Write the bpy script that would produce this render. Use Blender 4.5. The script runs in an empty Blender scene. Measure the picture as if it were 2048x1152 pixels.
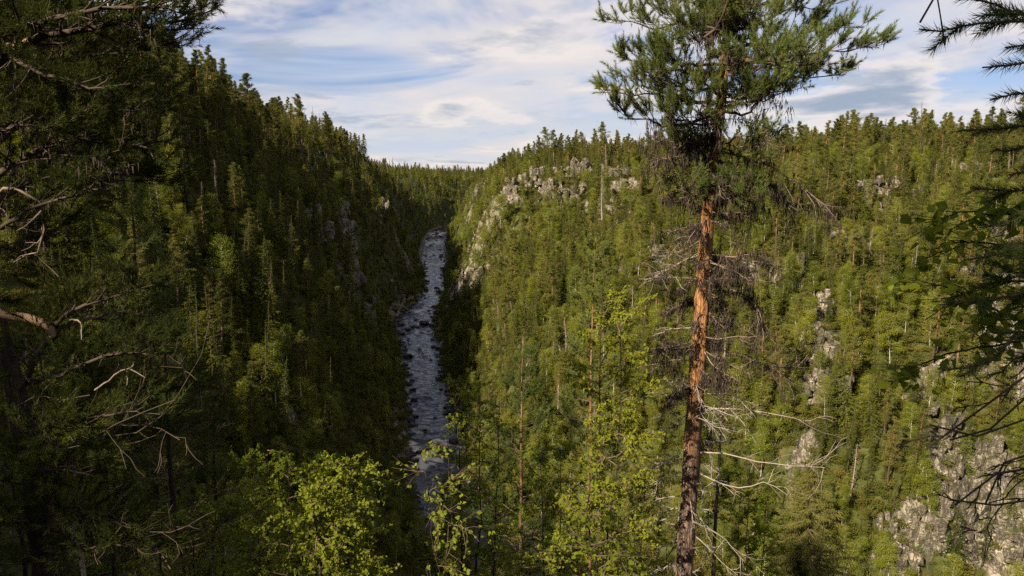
import bpy, bmesh, math, random
import numpy as np
from mathutils import Vector, Matrix

scene = bpy.context.scene
C = scene.collection
R = math.radians

# ------------------------------------------------------------------ camera, sky, sun, exposure
PITCH = 8.7
F = 1480.0                                   # focal length in pixels of the 2048-wide photograph
cam_d = bpy.data.cameras.new('camera'); cam_d.sensor_width = 36; cam_d.lens = 36 * F / 2048
cam_d.clip_start = 0.1; cam_d.clip_end = 20000
cam = bpy.data.objects.new('camera', cam_d); C.objects.link(cam)
cam.location = (0, 0, 0); cam.rotation_euler = (R(90 - PITCH), 0, 0)
scene.camera = cam
SUN_A, SUN_EL = 43.0, 34.0                   # degrees from straight behind the viewer towards the shaded side; elevation
to_sun = Vector((-math.sin(R(SUN_A)) * math.cos(R(SUN_EL)), -math.cos(R(SUN_A)) * math.cos(R(SUN_EL)), math.sin(R(SUN_EL))))
sun_d = bpy.data.lights.new('sun', 'SUN'); sun_d.energy = 5.0; sun_d.angle = R(0.6); sun_d.color = (1.0, 0.84, 0.60)
sun = bpy.data.objects.new('sun', sun_d); C.objects.link(sun)
sun.rotation_euler = to_sun.to_track_quat('Z', 'Y').to_euler()
scene.view_settings.view_transform = 'Standard'; scene.view_settings.look = 'None'
scene.view_settings.gamma = 1; scene.view_settings.exposure = 1.55
scene.view_settings.use_curve_mapping = False
scene.cycles.use_denoising = False        # fine foliage keeps its texture
scene.cycles.max_bounces = 3; scene.cycles.diffuse_bounces = 1; scene.cycles.glossy_bounces = 1
scene.cycles.transmission_bounces = 1; scene.cycles.caustics_reflective = False; scene.cycles.caustics_refractive = False

class NT:
    """small helper to wire node trees"""
    def __init__(s, tree): s.t = tree; tree.nodes.clear()
    def n(s, typ, ins=None, **kw):
        nd = s.t.nodes.new(typ)
        for k, v in kw.items(): setattr(nd, k, v)
        for k, v in (ins or {}).items():
            sock = nd.inputs[k]
            if isinstance(v, bpy.types.NodeSocket): s.t.links.new(v, sock)
            elif v is not None: sock.default_value = v
        return nd
    def math(s, op, a, b=0.0, clamp=False):
        return s.n('ShaderNodeMath', {0: a, 1: b}, operation=op, use_clamp=clamp).outputs[0]
    def ramp(s, fac, a, b, lo=0.0, hi=1.0):
        return s.n('ShaderNodeMapRange', {0: fac, 1: a, 2: b, 3: lo, 4: hi}, interpolation_type='SMOOTHSTEP').outputs[0]
    def mix(s, fac, a, b, blend='MIX'):
        nd = s.n('ShaderNodeMix', data_type='RGBA', blend_type=blend)
        for i, v in ((0, fac), (6, a), (7, b)):
            if isinstance(v, bpy.types.NodeSocket): s.t.links.new(v, nd.inputs[i])
            else: nd.inputs[i].default_value = (tuple(v) + (1,))[:4] if hasattr(v, '__len__') else v
        return nd.outputs[2]
    def noise(s, vec, scale, detail=4, rough=.55, dist=0.0, out=0):
        return s.n('ShaderNodeTexNoise', {'Vector': vec, 'Scale': scale, 'Detail': detail, 'Roughness': rough, 'Distortion': dist}).outputs[out]

world = bpy.data.worlds.new('World'); scene.world = world; world.use_nodes = True
W = NT(world.node_tree)
sky = W.n('ShaderNodeTexSky', sky_type='NISHITA', sun_disc=False, sun_elevation=R(SUN_EL),
          sun_rotation=math.atan2(to_sun.x, to_sun.y) % (2 * math.pi), air_density=1.0, dust_density=0.6, ozone_density=1.5)
tc = W.n('ShaderNodeTexCoord').outputs['Generated']
sx = W.n('ShaderNodeSeparateXYZ', {0: tc})
zc = W.math('MAXIMUM', sx.outputs[2], 0.0)
den = W.math('ADD', zc, 0.13)
pv = W.n('ShaderNodeCombineXYZ', {0: W.math('DIVIDE', sx.outputs[0], den), 1: W.math('DIVIDE', sx.outputs[1], den), 2: 0.0}).outputs[0]
def cloudvec(off, sc, rz=0.0):
    return W.n('ShaderNodeMapping', {'Vector': pv, 'Location': off, 'Rotation': (0, 0, rz), 'Scale': sc}).outputs[0]
veil = W.ramp(W.noise(cloudvec((6.48, 3.02, 0), (.5, .62, 1), .35), 1.0, 5, .62, .8), .36, .60)
low = W.ramp(zc, .02, .17, .92, .0)                      # thicker cloud towards the horizon, all round
veil_a = W.math('MAXIMUM', W.math('MULTIPLY', veil, .93), low)
puffn = W.noise(cloudvec((13.02, 1.45, 0), (.72, .72, 1)), 1.0, 6, .58, .3)
puff = W.ramp(puffn, .50, .58)
puff_core = W.ramp(puffn, .54, .70)
scud = W.ramp(W.noise(cloudvec((10.72, 7.31, 0), (1.0, 1.15, 1)), 1.5, 5, .62, .3), .56, .70)
veil_col = W.mix(W.ramp(puffn, .3, .6), (3.8, 4.15, 4.8), (5.2, 4.7, 4.45))
skyc = W.mix(veil_a, W.mix(1.0, sky.outputs[0], (.31, .43, .66), 'MULTIPLY'), veil_col)
skyc = W.mix(W.math('MULTIPLY', puff, .8), skyc, (5.6, 5.15, 4.9))
skyc = W.mix(W.math('MULTIPLY', puff_core, .95), skyc, (2.0, 2.5, 3.3))
skyc = W.mix(W.math('MULTIPLY', scud, .7), skyc, (2.3, 2.75, 3.5))
world.cycles.sampling_method = 'MANUAL'; world.cycles.sample_map_resolution = 512
bg = W.n('ShaderNodeBackground', {'Color': skyc, 'Strength': 0.057})
W.t.links.new(bg.outputs[0], W.n('ShaderNodeOutputWorld').inputs['Surface'])

# ------------------------------------------------------------------ pixel helpers
cp, sp = math.cos(R(PITCH)), math.sin(R(PITCH))
def ray(px, py):
    a, b = (px - 1024) / F, (576 - py) / F
    return Vector((a, cp + b * sp, -sp + b * cp))
def P(px, py, Y):
    """the point at distance Y ahead that the photograph shows at px, py"""
    r = ray(px, py); return r * (Y / r.y)
def project(p):
    p = np.asarray(p, float)
    dep = p[..., 1] * cp - p[..., 2] * sp
    up = p[..., 1] * sp + p[..., 2] * cp
    dep = np.where(np.abs(dep) < 1e-6, 1e-6, dep)
    return 1024 + F * p[..., 0] / dep, 576 - F * up / dep, dep

# ------------------------------------------------------------------ noise
def _hash(i, j, seed):
    h = (i.astype(np.int64) * 374761393 + j.astype(np.int64) * 668265263 + seed * 1442695041) & 0xFFFFFFFF
    h = ((h ^ (h >> 13)) * 1274126177) & 0xFFFFFFFF
    h = (h ^ (h >> 16)) & 0xFFFFFF
    return h / float(0xFFFFFF)
def vnoise(x, y, seed=0):
    xi, yi = np.floor(x), np.floor(y); fx, fy = x - xi, y - yi
    fx = fx * fx * (3 - 2 * fx); fy = fy * fy * (3 - 2 * fy)
    a, b = _hash(xi, yi, seed), _hash(xi + 1, yi, seed); c, d = _hash(xi, yi + 1, seed), _hash(xi + 1, yi + 1, seed)
    return (a + (b - a) * fx) * (1 - fy) + (c + (d - c) * fx) * fy
def fbm(x, y, scale, octv=4, seed=0, gain=.5):
    v, amp, tot = 0, 1, 0
    for o in range(octv):
        v = v + amp * (vnoise(x / scale, y / scale, seed + 17 * o) * 2 - 1); tot += amp; amp *= gain; scale /= 2.03
    return v / tot
def cells(x, y, size, seed):
    """random value of the nearest jittered cell: blocky rock"""
    gx, gy = np.floor(x / size), np.floor(y / size); best = np.full(np.shape(x), 1e9); val = np.zeros(np.shape(x))
    for dx in (-1, 0, 1):
        for dy in (-1, 0, 1):
            cx, cy = gx + dx, gy + dy
            d = (x / size - cx - _hash(cx, cy, seed)) ** 2 + (y / size - cy - _hash(cx, cy, seed + 5)) ** 2
            m = d < best; best = np.where(m, d, best); val = np.where(m, _hash(cx, cy, seed + 9), val)
    return val
def sstep(a, b, x):
    t = np.clip((x - a) / (b - a), 0, 1); return t * t * (3 - 2 * t)

# ------------------------------------------------------------------ meshes
class MB:
    """collects vertices, triangles and quads; build() links them as ONE mesh object"""
    def __init__(s): s.v = []; s.t = []; s.q = []; s.tm = []; s.qm = []; s.n = 0; s.tint = []
    def add(s, v, tris=None, quads=None, mat=0, tint=None):
        v = np.asarray(v, float).reshape(-1, 3)
        if tris is not None and len(tris): s.t.append(np.asarray(tris, np.int64) + s.n); s.tm.append(np.full(len(tris), mat))
        if quads is not None and len(quads): s.q.append(np.asarray(quads, np.int64) + s.n); s.qm.append(np.full(len(quads), mat))
        s.v.append(v); s.tint.append(np.full(len(v), .5) if tint is None else np.asarray(tint, float)); s.n += len(v)
    def tube(s, pts, rad, k=6, mat=0, cap=True):
        p = np.asarray(pts, float); r = np.asarray(rad, float); n = len(p)
        t = np.gradient(p, axis=0); t /= np.linalg.norm(t, axis=1, keepdims=True) + 1e-9
        ref = np.array([0.31, 0.95, 0.05]) if abs(t[:, 2]).mean() > .7 else np.array([0.05, 0.1, 0.99])
        u = np.cross(t, ref); u /= np.linalg.norm(u, axis=1, keepdims=True) + 1e-9
        w = np.cross(t, u); a = np.arange(k) * 2 * math.pi / k
        ring = p[:, None, :] + r[:, None, None] * (np.cos(a)[None, :, None] * u[:, None, :] + np.sin(a)[None, :, None] * w[:, None, :])
        i = np.arange(n - 1)[:, None] * k; j = np.arange(k)[None, :]; j2 = (j + 1) % k
        q = np.stack([i + j, i + j2, i + k + j2, i + k + j], -1).reshape(-1, 4)
        s.add(ring.reshape(-1, 3), quads=q, mat=mat)
    def mesh(s, name, mats, smooth=False):
        me = bpy.data.meshes.new(name)
        v = np.concatenate(s.v) if s.v else np.zeros((0, 3))
        t = np.concatenate(s.t) if s.t else np.zeros((0, 3), np.int64); q = np.concatenate(s.q) if s.q else np.zeros((0, 4), np.int64)
        me.vertices.add(len(v)); me.vertices.foreach_set('co', v.astype(np.float32).ravel())
        me.loops.add(len(t) * 3 + len(q) * 4); me.loops.foreach_set('vertex_index', np.concatenate([t.ravel(), q.ravel()]).astype(np.int32))
        me.polygons.add(len(t) + len(q))
        st = np.concatenate([np.arange(len(t)) * 3, len(t) * 3 + np.arange(len(q)) * 4]).astype(np.int32)
        me.polygons.foreach_set('loop_start', st)
        mi = np.concatenate([np.concatenate(s.tm) if s.tm else np.zeros(0), np.concatenate(s.qm) if s.qm else np.zeros(0)]).astype(np.int32)
        me.polygons.foreach_set('material_index', mi)
        me.polygons.foreach_set('use_smooth', np.full(len(t) + len(q), smooth))
        at = me.attributes.new('tint', 'FLOAT', 'POINT'); at.data.foreach_set('value', np.concatenate(s.tint).astype(np.float32) if s.tint else np.zeros(0, np.float32))
        for m in (mats if isinstance(mats, (list, tuple)) else [mats]): me.materials.append(M[m])
        me.update(calc_edges=True)
        return me
    def build(s, name, mats, parent=None, smooth=False, kind=None):
        return link(name, s.mesh(name, mats, smooth), parent, kind)
def link(name, me, parent=None, kind=None):
    o = bpy.data.objects.new(name, me); C.objects.link(o)
    if parent: o.parent = parent
    if kind: o['kind'] = kind
    return o
def tag(o, label, cat, group=None, kind=None):
    o['label'] = label; o['category'] = cat
    if group: o['group'] = group
    if kind: o['kind'] = kind
    return o
def empty(name, loc=(0, 0, 0), rz=0.0, sc=1.0):
    o = bpy.data.objects.new(name, None); C.objects.link(o); o.empty_display_size = .2
    o.location = loc; o.rotation_euler = (0, 0, rz); o.scale = (sc, sc, sc) if not hasattr(sc, '__len__') else sc
    return o

# ------------------------------------------------------------------ materials
M = {}
def newmat(name):
    m = bpy.data.materials.new(name); m.use_nodes = True; M[name] = m
    return NT(m.node_tree)
def out(T, surf, disp=None):
    o = T.n('ShaderNodeOutputMaterial'); T.t.links.new(surf, o.inputs['Surface'])
def bump(T, h, strength=.5, dist=.1):
    return T.n('ShaderNodeBump', {'Height': h, 'Strength': strength, 'Distance': dist}).outputs[0]
def foliage(name, dark, light, trans=.25, warm=(.16, .12, .03), warm_amt=.25):
    """leaves or needles: colour differs from leaf to leaf, from tree to tree and over tens of metres"""
    T = newmat(name)
    tint = T.n('ShaderNodeAttribute', attribute_name='tint').outputs['Fac']
    rnd = T.n('ShaderNodeObjectInfo').outputs['Random']
    pos = T.n('ShaderNodeNewGeometry').outputs['Position']
    big = T.noise(pos, .045, 2)
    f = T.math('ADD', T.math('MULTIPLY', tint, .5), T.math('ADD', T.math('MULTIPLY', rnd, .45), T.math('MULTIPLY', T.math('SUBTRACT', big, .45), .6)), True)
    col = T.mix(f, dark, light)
    r2 = T.math('FRACT', T.math('MULTIPLY', rnd, 7.31))
    col = T.mix(T.math('MULTIPLY', T.math('POWER', r2, 2.0), warm_amt), col, warm)
    d = T.n('ShaderNodeBsdfDiffuse', {'Color': col, 'Roughness': .5}).outputs[0]
    t = T.n('ShaderNodeBsdfTranslucent', {'Color': T.mix(.5, col, light)}).outputs[0]
    out(T, T.n('ShaderNodeMixShader', {0: trans, 1: d, 2: t}).outputs[0])
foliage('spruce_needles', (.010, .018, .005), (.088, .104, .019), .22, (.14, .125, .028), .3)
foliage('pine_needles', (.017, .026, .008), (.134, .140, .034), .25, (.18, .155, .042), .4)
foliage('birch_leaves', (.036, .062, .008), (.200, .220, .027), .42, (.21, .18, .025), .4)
foliage('near_pine_needles', (.030, .050, .014), (.150, .180, .050), .3, (.15, .13, .035), .2)
foliage('near_birch_leaves', (.060, .095, .009), (.225, .260, .028), .48, (.22, .19, .02), .2)
foliage('sunlit_birch_leaves', (.08, .12, .012), (.26, .285, .032), .5, (.26, .22, .02), .2)  # lighter copy of the near birch leaves, sunlight put into the colour
foliage('shaded_pine_needles', (.011, .018, .006), (.060, .072, .018), .2, (.10, .09, .03), .2)  # darker copy of the near pine needles, shade put into the colour
foliage('shrub_leaves', (.016, .026, .006), (.110, .115, .026), .3, (.16, .12, .035), .5)
def bark(name, lo, hi, z0, z1, spots=(.02, .015, .012), sc=9.0, grey=(.10, .085, .075)):
    """bark that goes from plated grey-brown at the foot to thin bright bark higher up"""
    T = newmat(name)
    tco = T.n('ShaderNodeTexCoord').outputs['Object']
    z = T.n('ShaderNodeSeparateXYZ', {0: tco}).outputs[2]
    mp = T.n('ShaderNodeMapping', {'Vector': tco, 'Scale': (1, 1, .28)}).outputs[0]
    n1 = T.noise(mp, sc, 6, .65, .4)
    mf = T.n('ShaderNodeMapping', {'Vector': tco, 'Scale': (1, 1, .16)}).outputs[0]
    vo = T.math('ABSOLUTE', T.math('SUBTRACT', T.noise(mf, sc * 1.2, 5, .6, 1.2), .5))
    fl = T.noise(T.n('ShaderNodeMapping', {'Vector': tco, 'Scale': (1, 1, .5)}).outputs[0], sc * 2.2, 4, .6)
    up = T.ramp(T.math('ADD', z, T.math('MULTIPLY', T.math('SUBTRACT', T.noise(tco, 1.5, 3), .5), (z1 - z0) * .8)), z0, z1)
    col = T.mix(up, T.mix(n1, grey, lo), T.mix(n1, lo, hi))
    col = T.mix(T.ramp(n1, .52, .66), col, T.mix(.5, col, spots))
    col = T.mix(T.math('MULTIPLY', T.ramp(vo, .0, .06, .85, .0), T.ramp(up, 0, 1, 1.0, .35)), col, spots)
    col = T.mix(T.ramp(fl, .35, .65, .35, 0), col, spots)
    h = T.math('ADD', n1, T.math('ADD', T.math('MULTIPLY', T.ramp(vo, 0, .12), .9), T.math('MULTIPLY', fl, .5)))
    b = T.n('ShaderNodeBsdfPrincipled', {'Base Color': col, 'Roughness': .9, 'Normal': bump(T, h, .9, .05), 'Specular IOR Level': .15}).outputs[0]
    out(T, b)
bark('pine_bark', (.16, .075, .035), (.46, .215, .085), 3.0, 7.5, grey=(.17, .13, .11), sc=7)
bark('forest_pine_bark', (.12, .08, .055), (.34, .18, .085), 3.0, 7.0, sc=5)
bark('dark_bark', (.035, .026, .02), (.06, .04, .03), 0, 8, sc=10, grey=(.05, .04, .035))
bark('spruce_bark', (.06, .05, .042), (.09, .07, .055), 0, 10, sc=8)
def simple(name, a, b, sc, rough=.9, bmp=.4):
    T = newmat(name)
    tco = T.n('ShaderNodeTexCoord').outputs['Object']
    n1 = T.noise(tco, sc, 5, .6)
    out(T, T.n('ShaderNodeBsdfPrincipled', {'Base Color': T.mix(n1, a, b), 'Roughness': rough, 'Normal': bump(T, n1, bmp, .02), 'Specular IOR Level': .2}).outputs[0])
simple('birch_bark', (.10, .085, .075), (.55, .52, .48), 4)
simple('branch_bark', (.045, .032, .024), (.12, .085, .06), 14)
simple('tan_bark', (.13, .08, .05), (.34, .23, .15), 16)
simple('dead_wood', (.09, .078, .066), (.34, .30, .265), 12)
simple('lichen', (.012, .009, .007), (.045, .034, .026), 8)
simple('dark_twigs', (.022, .016, .012), (.07, .052, .04), 14)
simple('dry_twigs', (.10, .075, .06), (.22, .17, .14), 6)

def rockmat(name, wet=False):
    T = newmat(name)
    g = T.n('ShaderNodeNewGeometry'); pos = g.outputs['Position']
    mp = T.n('ShaderNodeMapping', {'Vector': pos, 'Rotation': (.2, .1, .3), 'Scale': (1, 1, .6)}).outputs[0]
    n1 = T.noise(mp, .35, 5, .62, .3); n2 = T.noise(mp, 2.2, 5, .65); n3 = T.noise(pos, .9, 4, .7)
    crk = T.n('ShaderNodeMapping', {'Vector': pos, 'Rotation': (.15, .25, .5), 'Scale': (1.6, 1.6, .32)}).outputs[0]
    fr1 = T.math('ABSOLUTE', T.math('SUBTRACT', T.noise(crk, .55, 6, .6, .8), .5))          # upright fractures
    lay = T.n('ShaderNodeMapping', {'Vector': pos, 'Rotation': (.12, -.2, 0), 'Scale': (.3, .3, 1.7)}).outputs[0]
    fr2 = T.math('ABSOLUTE', T.math('SUBTRACT', T.noise(lay, .6, 6, .62, .6), .5))          # bedding
    if wet: ca, cb, cc = (.022, .019, .017), (.075, .062, .052), (.04, .036, .03)
    else: ca, cb, cc = (.09, .08, .068), (.31, .275, .22), (.19, .182, .115)
    col = T.mix(T.ramp(n1, .3, .7), ca, cb)
    col = T.mix(T.ramp(n3, .5, .68, 0, .7), col, cc)
    col = T.mix(T.ramp(n2, .52, .72, 0, .7), col, tuple(.35 * c for c in ca))
    col = T.mix(T.ramp(fr1, 0, .022, .75, 0), col, tuple(.25 * c for c in ca))
    if not wet:   # moss and shrubs lodge on ledges
        nz = T.n('ShaderNodeSeparateXYZ', {0: g.outputs['Normal']}).outputs[2]
        moss = T.math('MULTIPLY', T.ramp(T.math('ADD', nz, T.math('MULTIPLY', T.math('SUBTRACT', n3, .5), 1.4)), .68, 1.0), .9)
        col = T.mix(moss, col, T.mix(n2, (.05, .055, .016), (.13, .11, .05)))
    h = T.math('ADD', T.math('MULTIPLY', T.ramp(fr1, 0, .06), .9), T.math('ADD', T.math('MULTIPLY', n2, .9), T.math('MULTIPLY', T.ramp(fr2, 0, .06), .6)))
    out(T, T.n('ShaderNodeBsdfPrincipled', {'Base Color': col, 'Roughness': .35 if wet else .92, 'Normal': bump(T, h, 1.0, .45), 'Specular IOR Level': .4 if wet else .15}).outputs[0])
rockmat('rock'); rockmat('wet_rock', True)

T = newmat('terrain')
g = T.n('ShaderNodeNewGeometry'); pos = g.outputs['Position']
rk = T.n('ShaderNodeAttribute', attribute_name='rock').outputs['Fac']
n1 = T.noise(pos, .35, 5, .62); n2 = T.noise(pos, 1.6, 4, .65); n4 = T.noise(pos, .06, 3)
crk = T.n('ShaderNodeMapping', {'Vector': pos, 'Rotation': (.15, .25, .5), 'Scale': (1.6, 1.6, .32)}).outputs[0]
fr1 = T.math('ABSOLUTE', T.math('SUBTRACT', T.noise(crk, .55, 6, .6, .8), .5))
soil = T.mix(T.ramp(n1, .35, .65), (.016, .022, .007), (.060, .062, .020))
soil = T.mix(T.ramp(n2, .5, .7, 0, .7), soil, (.085, .065, .04))
soil = T.mix(T.ramp(n4, .4, .6, 0, .5), soil, (.040, .055, .012))
stone = T.mix(T.ramp(n1, .3, .7), (.085, .076, .065), (.28, .25, .20))
stone = T.mix(T.ramp(n2, .55, .72, 0, .7), stone, (.05, .045, .04))
stone = T.mix(T.ramp(fr1, 0, .022, .8, 0), stone, (.03, .027, .024))
m = T.ramp(T.math('ADD', rk, T.math('MULTIPLY', T.math('SUBTRACT', n2, .5), 1.1)), .42, .62)
h = T.math('ADD', n2, T.math('MULTIPLY', T.ramp(fr1, 0, .06), T.math('MULTIPLY', m, .8)))
out(T, T.n('ShaderNodeBsdfPrincipled', {'Base Color': T.mix(m, soil, stone), 'Roughness': .95, 'Normal': bump(T, h, .8, .4), 'Specular IOR Level': .1}).outputs[0])

T = newmat('water')
pos = T.n('ShaderNodeNewGeometry').outputs['Position']
fo = T.n('ShaderNodeAttribute', attribute_name='foam').outputs['Fac']
mp = T.n('ShaderNodeMapping', {'Vector': pos, 'Rotation': (0, 0, R(-6)), 'Scale': (.55, 1.0, 1)}).outputs[0]
w1 = T.noise(mp, .45, 3, .5, .8); w2 = T.noise(pos, 3.5, 4, .6, .5)
w3 = T.noise(T.n('ShaderNodeMapping', {'Vector': pos, 'Rotation': (0, 0, R(-6)), 'Scale': (.5, .85, 1)}).outputs[0], .42, 3, .5, 1.0)
fm = T.ramp(T.math('ADD', fo, T.math('MULTIPLY', T.math('SUBTRACT', w3, .5), 2.6)), .60, 1.05)
col = T.mix(T.math('MULTIPLY', fm, .9), (.022, .020, .016), T.mix(w2, (.34, .30, .25), (.66, .63, .60)))
rough = T.math('ADD', .09, T.math('MULTIPLY', fm, .55))
out(T, T.n('ShaderNodeBsdfPrincipled', {'Base Color': col, 'Roughness': rough, 'IOR': 1.333, 'Specular IOR Level': .36,
    'Normal': bump(T, T.math('ADD', w1, T.math('MULTIPLY', w2, .12)), .7, .8)}).outputs[0])

# ------------------------------------------------------------------ terrain
# river course seen from above (x across, y ahead); eye level is z = 0
RIV = np.array([(700, 1010), (420, 960), (190, 930), (20, 880), (-58, 800), (-73, 730), (-60, 560), (-46, 430), (-36, 345), (-40, 290), (-32, 245), (-23, 195), (-18, 161), (-14, 132),
                (-4, 108), (16, 92), (46, 81), (92, 72), (165, 66), (270, 58), (600, 40), (2500, -40)], float)
def smooth_poly(p, it=2):
    for _ in range(it):
        q = [p[0]]
        for a, b in zip(p[:-1], p[1:]): q += [a * .75 + b * .25, a * .25 + b * .75]
        q.append(p[-1]); p = np.array(q)
    return p
RIV = smooth_poly(RIV)
seg = RIV[1:] - RIV[:-1]; seglen = np.linalg.norm(seg, axis=1); arc = np.concatenate([[0], np.cumsum(seglen)])
def near_river(x, y):
    """signed distance (positive on the sunlit bank) and the nearest point's x, y"""
    x = np.ravel(x).astype(float); y = np.ravel(y).astype(float)
    best = np.full(x.shape, 1e18); bx = np.zeros(x.shape); by = np.zeros(x.shape); side = np.ones(x.shape)
    for (a, s, l) in zip(RIV[:-1], seg, seglen):
        t = np.clip(((x - a[0]) * s[0] + (y - a[1]) * s[1]) / (l * l), 0, 1)
        px, py = a[0] + t * s[0], a[1] + t * s[1]
        d = (x - px) ** 2 + (y - py) ** 2
        mk = d < best
        best = np.where(mk, d, best); bx = np.where(mk, px, bx); by = np.where(mk, py, by)
        cr = s[0] * (y - a[1]) - s[1] * (x - a[0]); side = np.where(mk, np.where(cr > 0, 1, -1), side)
    return np.sqrt(best) * side, bx, by
def water_z(y):
    return np.interp(y, [0, 110, 141, 147, 153, 158, 200, 300, 420, 600, 900], [-60.4, -60, -59.8, -59.2, -57.6, -57.2, -56.8, -56.2, -55.6, -54.5, -53])
def half_width(y):
    return np.interp(y, [60, 110, 150, 200, 250, 290, 335, 400, 450, 600], [9, 6.2, 5.0, 4.6, 5.6, 6.8, 3.4, 3.9, 5.6, 6.0])
D_CAM = float(near_river([0.], [0.])[0][0]); D_CAM = abs(D_CAM)
TB_RF = ([0, 8, 10, 14, 26, 36, 43, 52, 62, 100, 200, 600, 3000], [-1.5, -.6, .6, 4, 21, 38, 50, 57, 60.5, 63, 67, 72, 76])
TB_RN = ([0, 8, 10, 15, 30, 52, 78, 102, 122, 148, 250, 600, 3000], [-1.5, -.6, .6, 4, 22, 36, 46, 53.5, 58.5, 61, 65, 70, 74])
TB_L = ([0, 8, 10, 14, 24, 31, 45, 60, 76, 120, 300, 600, 3000], [-1.5, -.6, .6, 5, 24, 40, 55, 70, 76, 80, 84, 88, 90])
_n = [0, 8, 10, 16, 40, 60, 74, 82, D_CAM - 5.0, D_CAM - 2.2, D_CAM + 1, 130, 300, 3000]
TB_N = (_n, [-1.5, -.6, .6, 3, 17.0, 28.0, 39.5, 45.5, 52.0, 58.2, 58.35, 61, 68, 80])
def base_h(x, y):
    shp = np.shape(x); x = np.ravel(x).astype(float); y = np.ravel(y).astype(float)
    d, bx, by = near_river(x, y)
    ad = np.abs(d)
    ad = np.clip(ad + 9.3 - half_width(by), 0, None)
    calm = sstep(3, 9, np.hypot(x, y) * .5)                 # keep the viewer's ledge as laid out
    warp = (fbm(x, y, 46, 3, 3) * 10 + fbm(x, y, 17, 3, 8) * 5.0) * sstep(8, 26, ad) * calm
    dd = np.clip(ad + warp, 0, None)
    nearb = sstep(150, 104, by)                            # 1 round the bend below the viewer
    far_r = sstep(210, 330, by)
    zr = np.interp(dd, *TB_RF) * far_r + np.interp(dd, *TB_RN) * (1 - far_r)
    zl = np.interp(dd, *TB_N) * nearb + np.interp(dd, *TB_L) * (1 - nearb)
    r = np.hypot(x, y); ang = np.abs(np.arctan2(x, np.maximum(y, 1e-3)))
    cap = 60 + np.interp(r, [0, 2.6, 3.4, 8, 25, 45, 62, 85, 110], [-1.7, -1.7, -2.6, -6.6, -18.5, -28.5, -26, -5, 60])
    zl = np.where(y > -4, zl - np.maximum(zl - cap, 0) * sstep(np.where(x < 0, 1.0, 1.75), np.where(x < 0, .66, 1.25), ang), zl)      # the viewer's ledge drops away steeply in front; unseen left rim kept high to block sun
    z = np.where(d > 0, zr * np.interp(by, [800, 1000], [1.0, .8]), zl * np.interp(by, [600, 860], [1.0, .64]))
    fade = np.exp(-dd / 30.)
    z = -60 + z + (water_z(by) + 60) * fade
    z = z + fbm(x, y, 120, 3, 21) * 5 * sstep(60, 160, ad) * calm + fbm(x, y, 700, 3, 31) * np.where(y > 500, 4, 12) * sstep(250, 900, ad)
    z = z + fbm(x, y, 9, 3, 5) * 1.1 * sstep(9, 20, ad) * calm
    return z.reshape(shp), d.reshape(shp), by.reshape(shp)

def span(lo, hi, step, far_lo, far_hi, g=1.13):
    c = list(np.arange(lo, hi + step, step)); s = step; a = [hi + step]
    b = []
    v, s = c[-1], step
    while v < far_hi: s *= g; v += s; b.append(v)
    a, v, s = [], c[0], step
    while v > far_lo: s *= g; v -= s; a.append(v)
    return np.array(a[::-1] + c + b)
xs = span(-125, 215, .95, -7000, 7000); ys = span(-6, 400, .95, -1500, 9000, 1.045)
GX, GY = np.meshgrid(xs, ys)
GZ, GD, GB = base_h(GX, GY)

def sampler(Z):
    def f(x, y):
        x = np.asarray(x, float); y = np.asarray(y, float)
        i = np.clip(np.searchsorted(xs, x) - 1, 0, len(xs) - 2); j = np.clip(np.searchsorted(ys, y) - 1, 0, len(ys) - 2)
        u = (x - xs[i]) / (xs[i + 1] - xs[i]); v = (y - ys[j]) / (ys[j + 1] - ys[j])
        return (Z[j, i] * (1 - u) + Z[j, i + 1] * u) * (1 - v) + (Z[j + 1, i] * (1 - u) + Z[j + 1, i + 1] * u) * v
    return f
H0 = sampler(GZ)
def ground_at(px, py, lo=55, hi=900):
    """where the line of sight through px, py meets the ground beyond the viewer's own slope"""
    r = ray(px, py); t = np.linspace(lo, hi, 1700) / r.y
    X, Y, Z = r.x * t, r.y * t, r.z * t
    m = np.nonzero(Z < H0(X, Y))[0]
    k = m[0] if len(m) else len(t) - 1
    return float(X[k]), float(Y[k])

slope = np.hypot(*np.gradient(GZ, ys, xs))
rocky = fbm(GX, GY, 26, 4, 77)
ROCK = sstep(1.1, 1.8, slope) * sstep(.02, .35, rocky) * np.where(GD > 0, .75, .6)
# crags the photograph shows: pixel centre, radius in metres, strength
CRAGS = [(1040, 370, 7, 1), (1075, 350, 7, 1), (1015, 410, 6, 1), (1095, 385, 6, .9), (1150, 350, 7, .9), (1135, 395, 6, .8), (1235, 350, 6, .8), (1245, 380, 6, .7), (1275, 450, 8, .8), (1215, 420, 6, .7), (1290, 520, 6, .8),
         (1690, 370, 9, 1), (1640, 345, 7, .9), (1720, 400, 7, .9), (1790, 390, 7, .8), (1880, 350, 9, .8), (1960, 350, 9, .9), (2020, 370, 9, .9), (1560, 560, 6, .9), (1500, 540, 6, .8), (1640, 640, 6, .9), (1625, 710, 6, 1),
         (1640, 790, 4, 1), (1980, 640, 8, 1), (2020, 560, 8, .9), (2030, 720, 8, 1), (1960, 760, 7, 1), (1875, 810, 6, 1), (1940, 880, 6, .9), (1920, 950, 6, 1), (1990, 1000, 6, .8), (1900, 1050, 5, 1), (2000, 1110, 6, .9),
         (1800, 1110, 3, .9), (1960, 480, 8, .8), (1350, 480, 6, .6), (1720, 480, 6, .6), (960, 560, 4, .5),
         (640, 470, 6, .8), (690, 450, 5, .8), (680, 530, 6, .8), (710, 580, 5, .7), (770, 430, 7, .6), (960, 380, 9, .7)]
crag_xy = [ground_at(px, py) + (r, s) for px, py, r, s in CRAGS]
SPOT = np.zeros_like(GZ)
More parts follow.
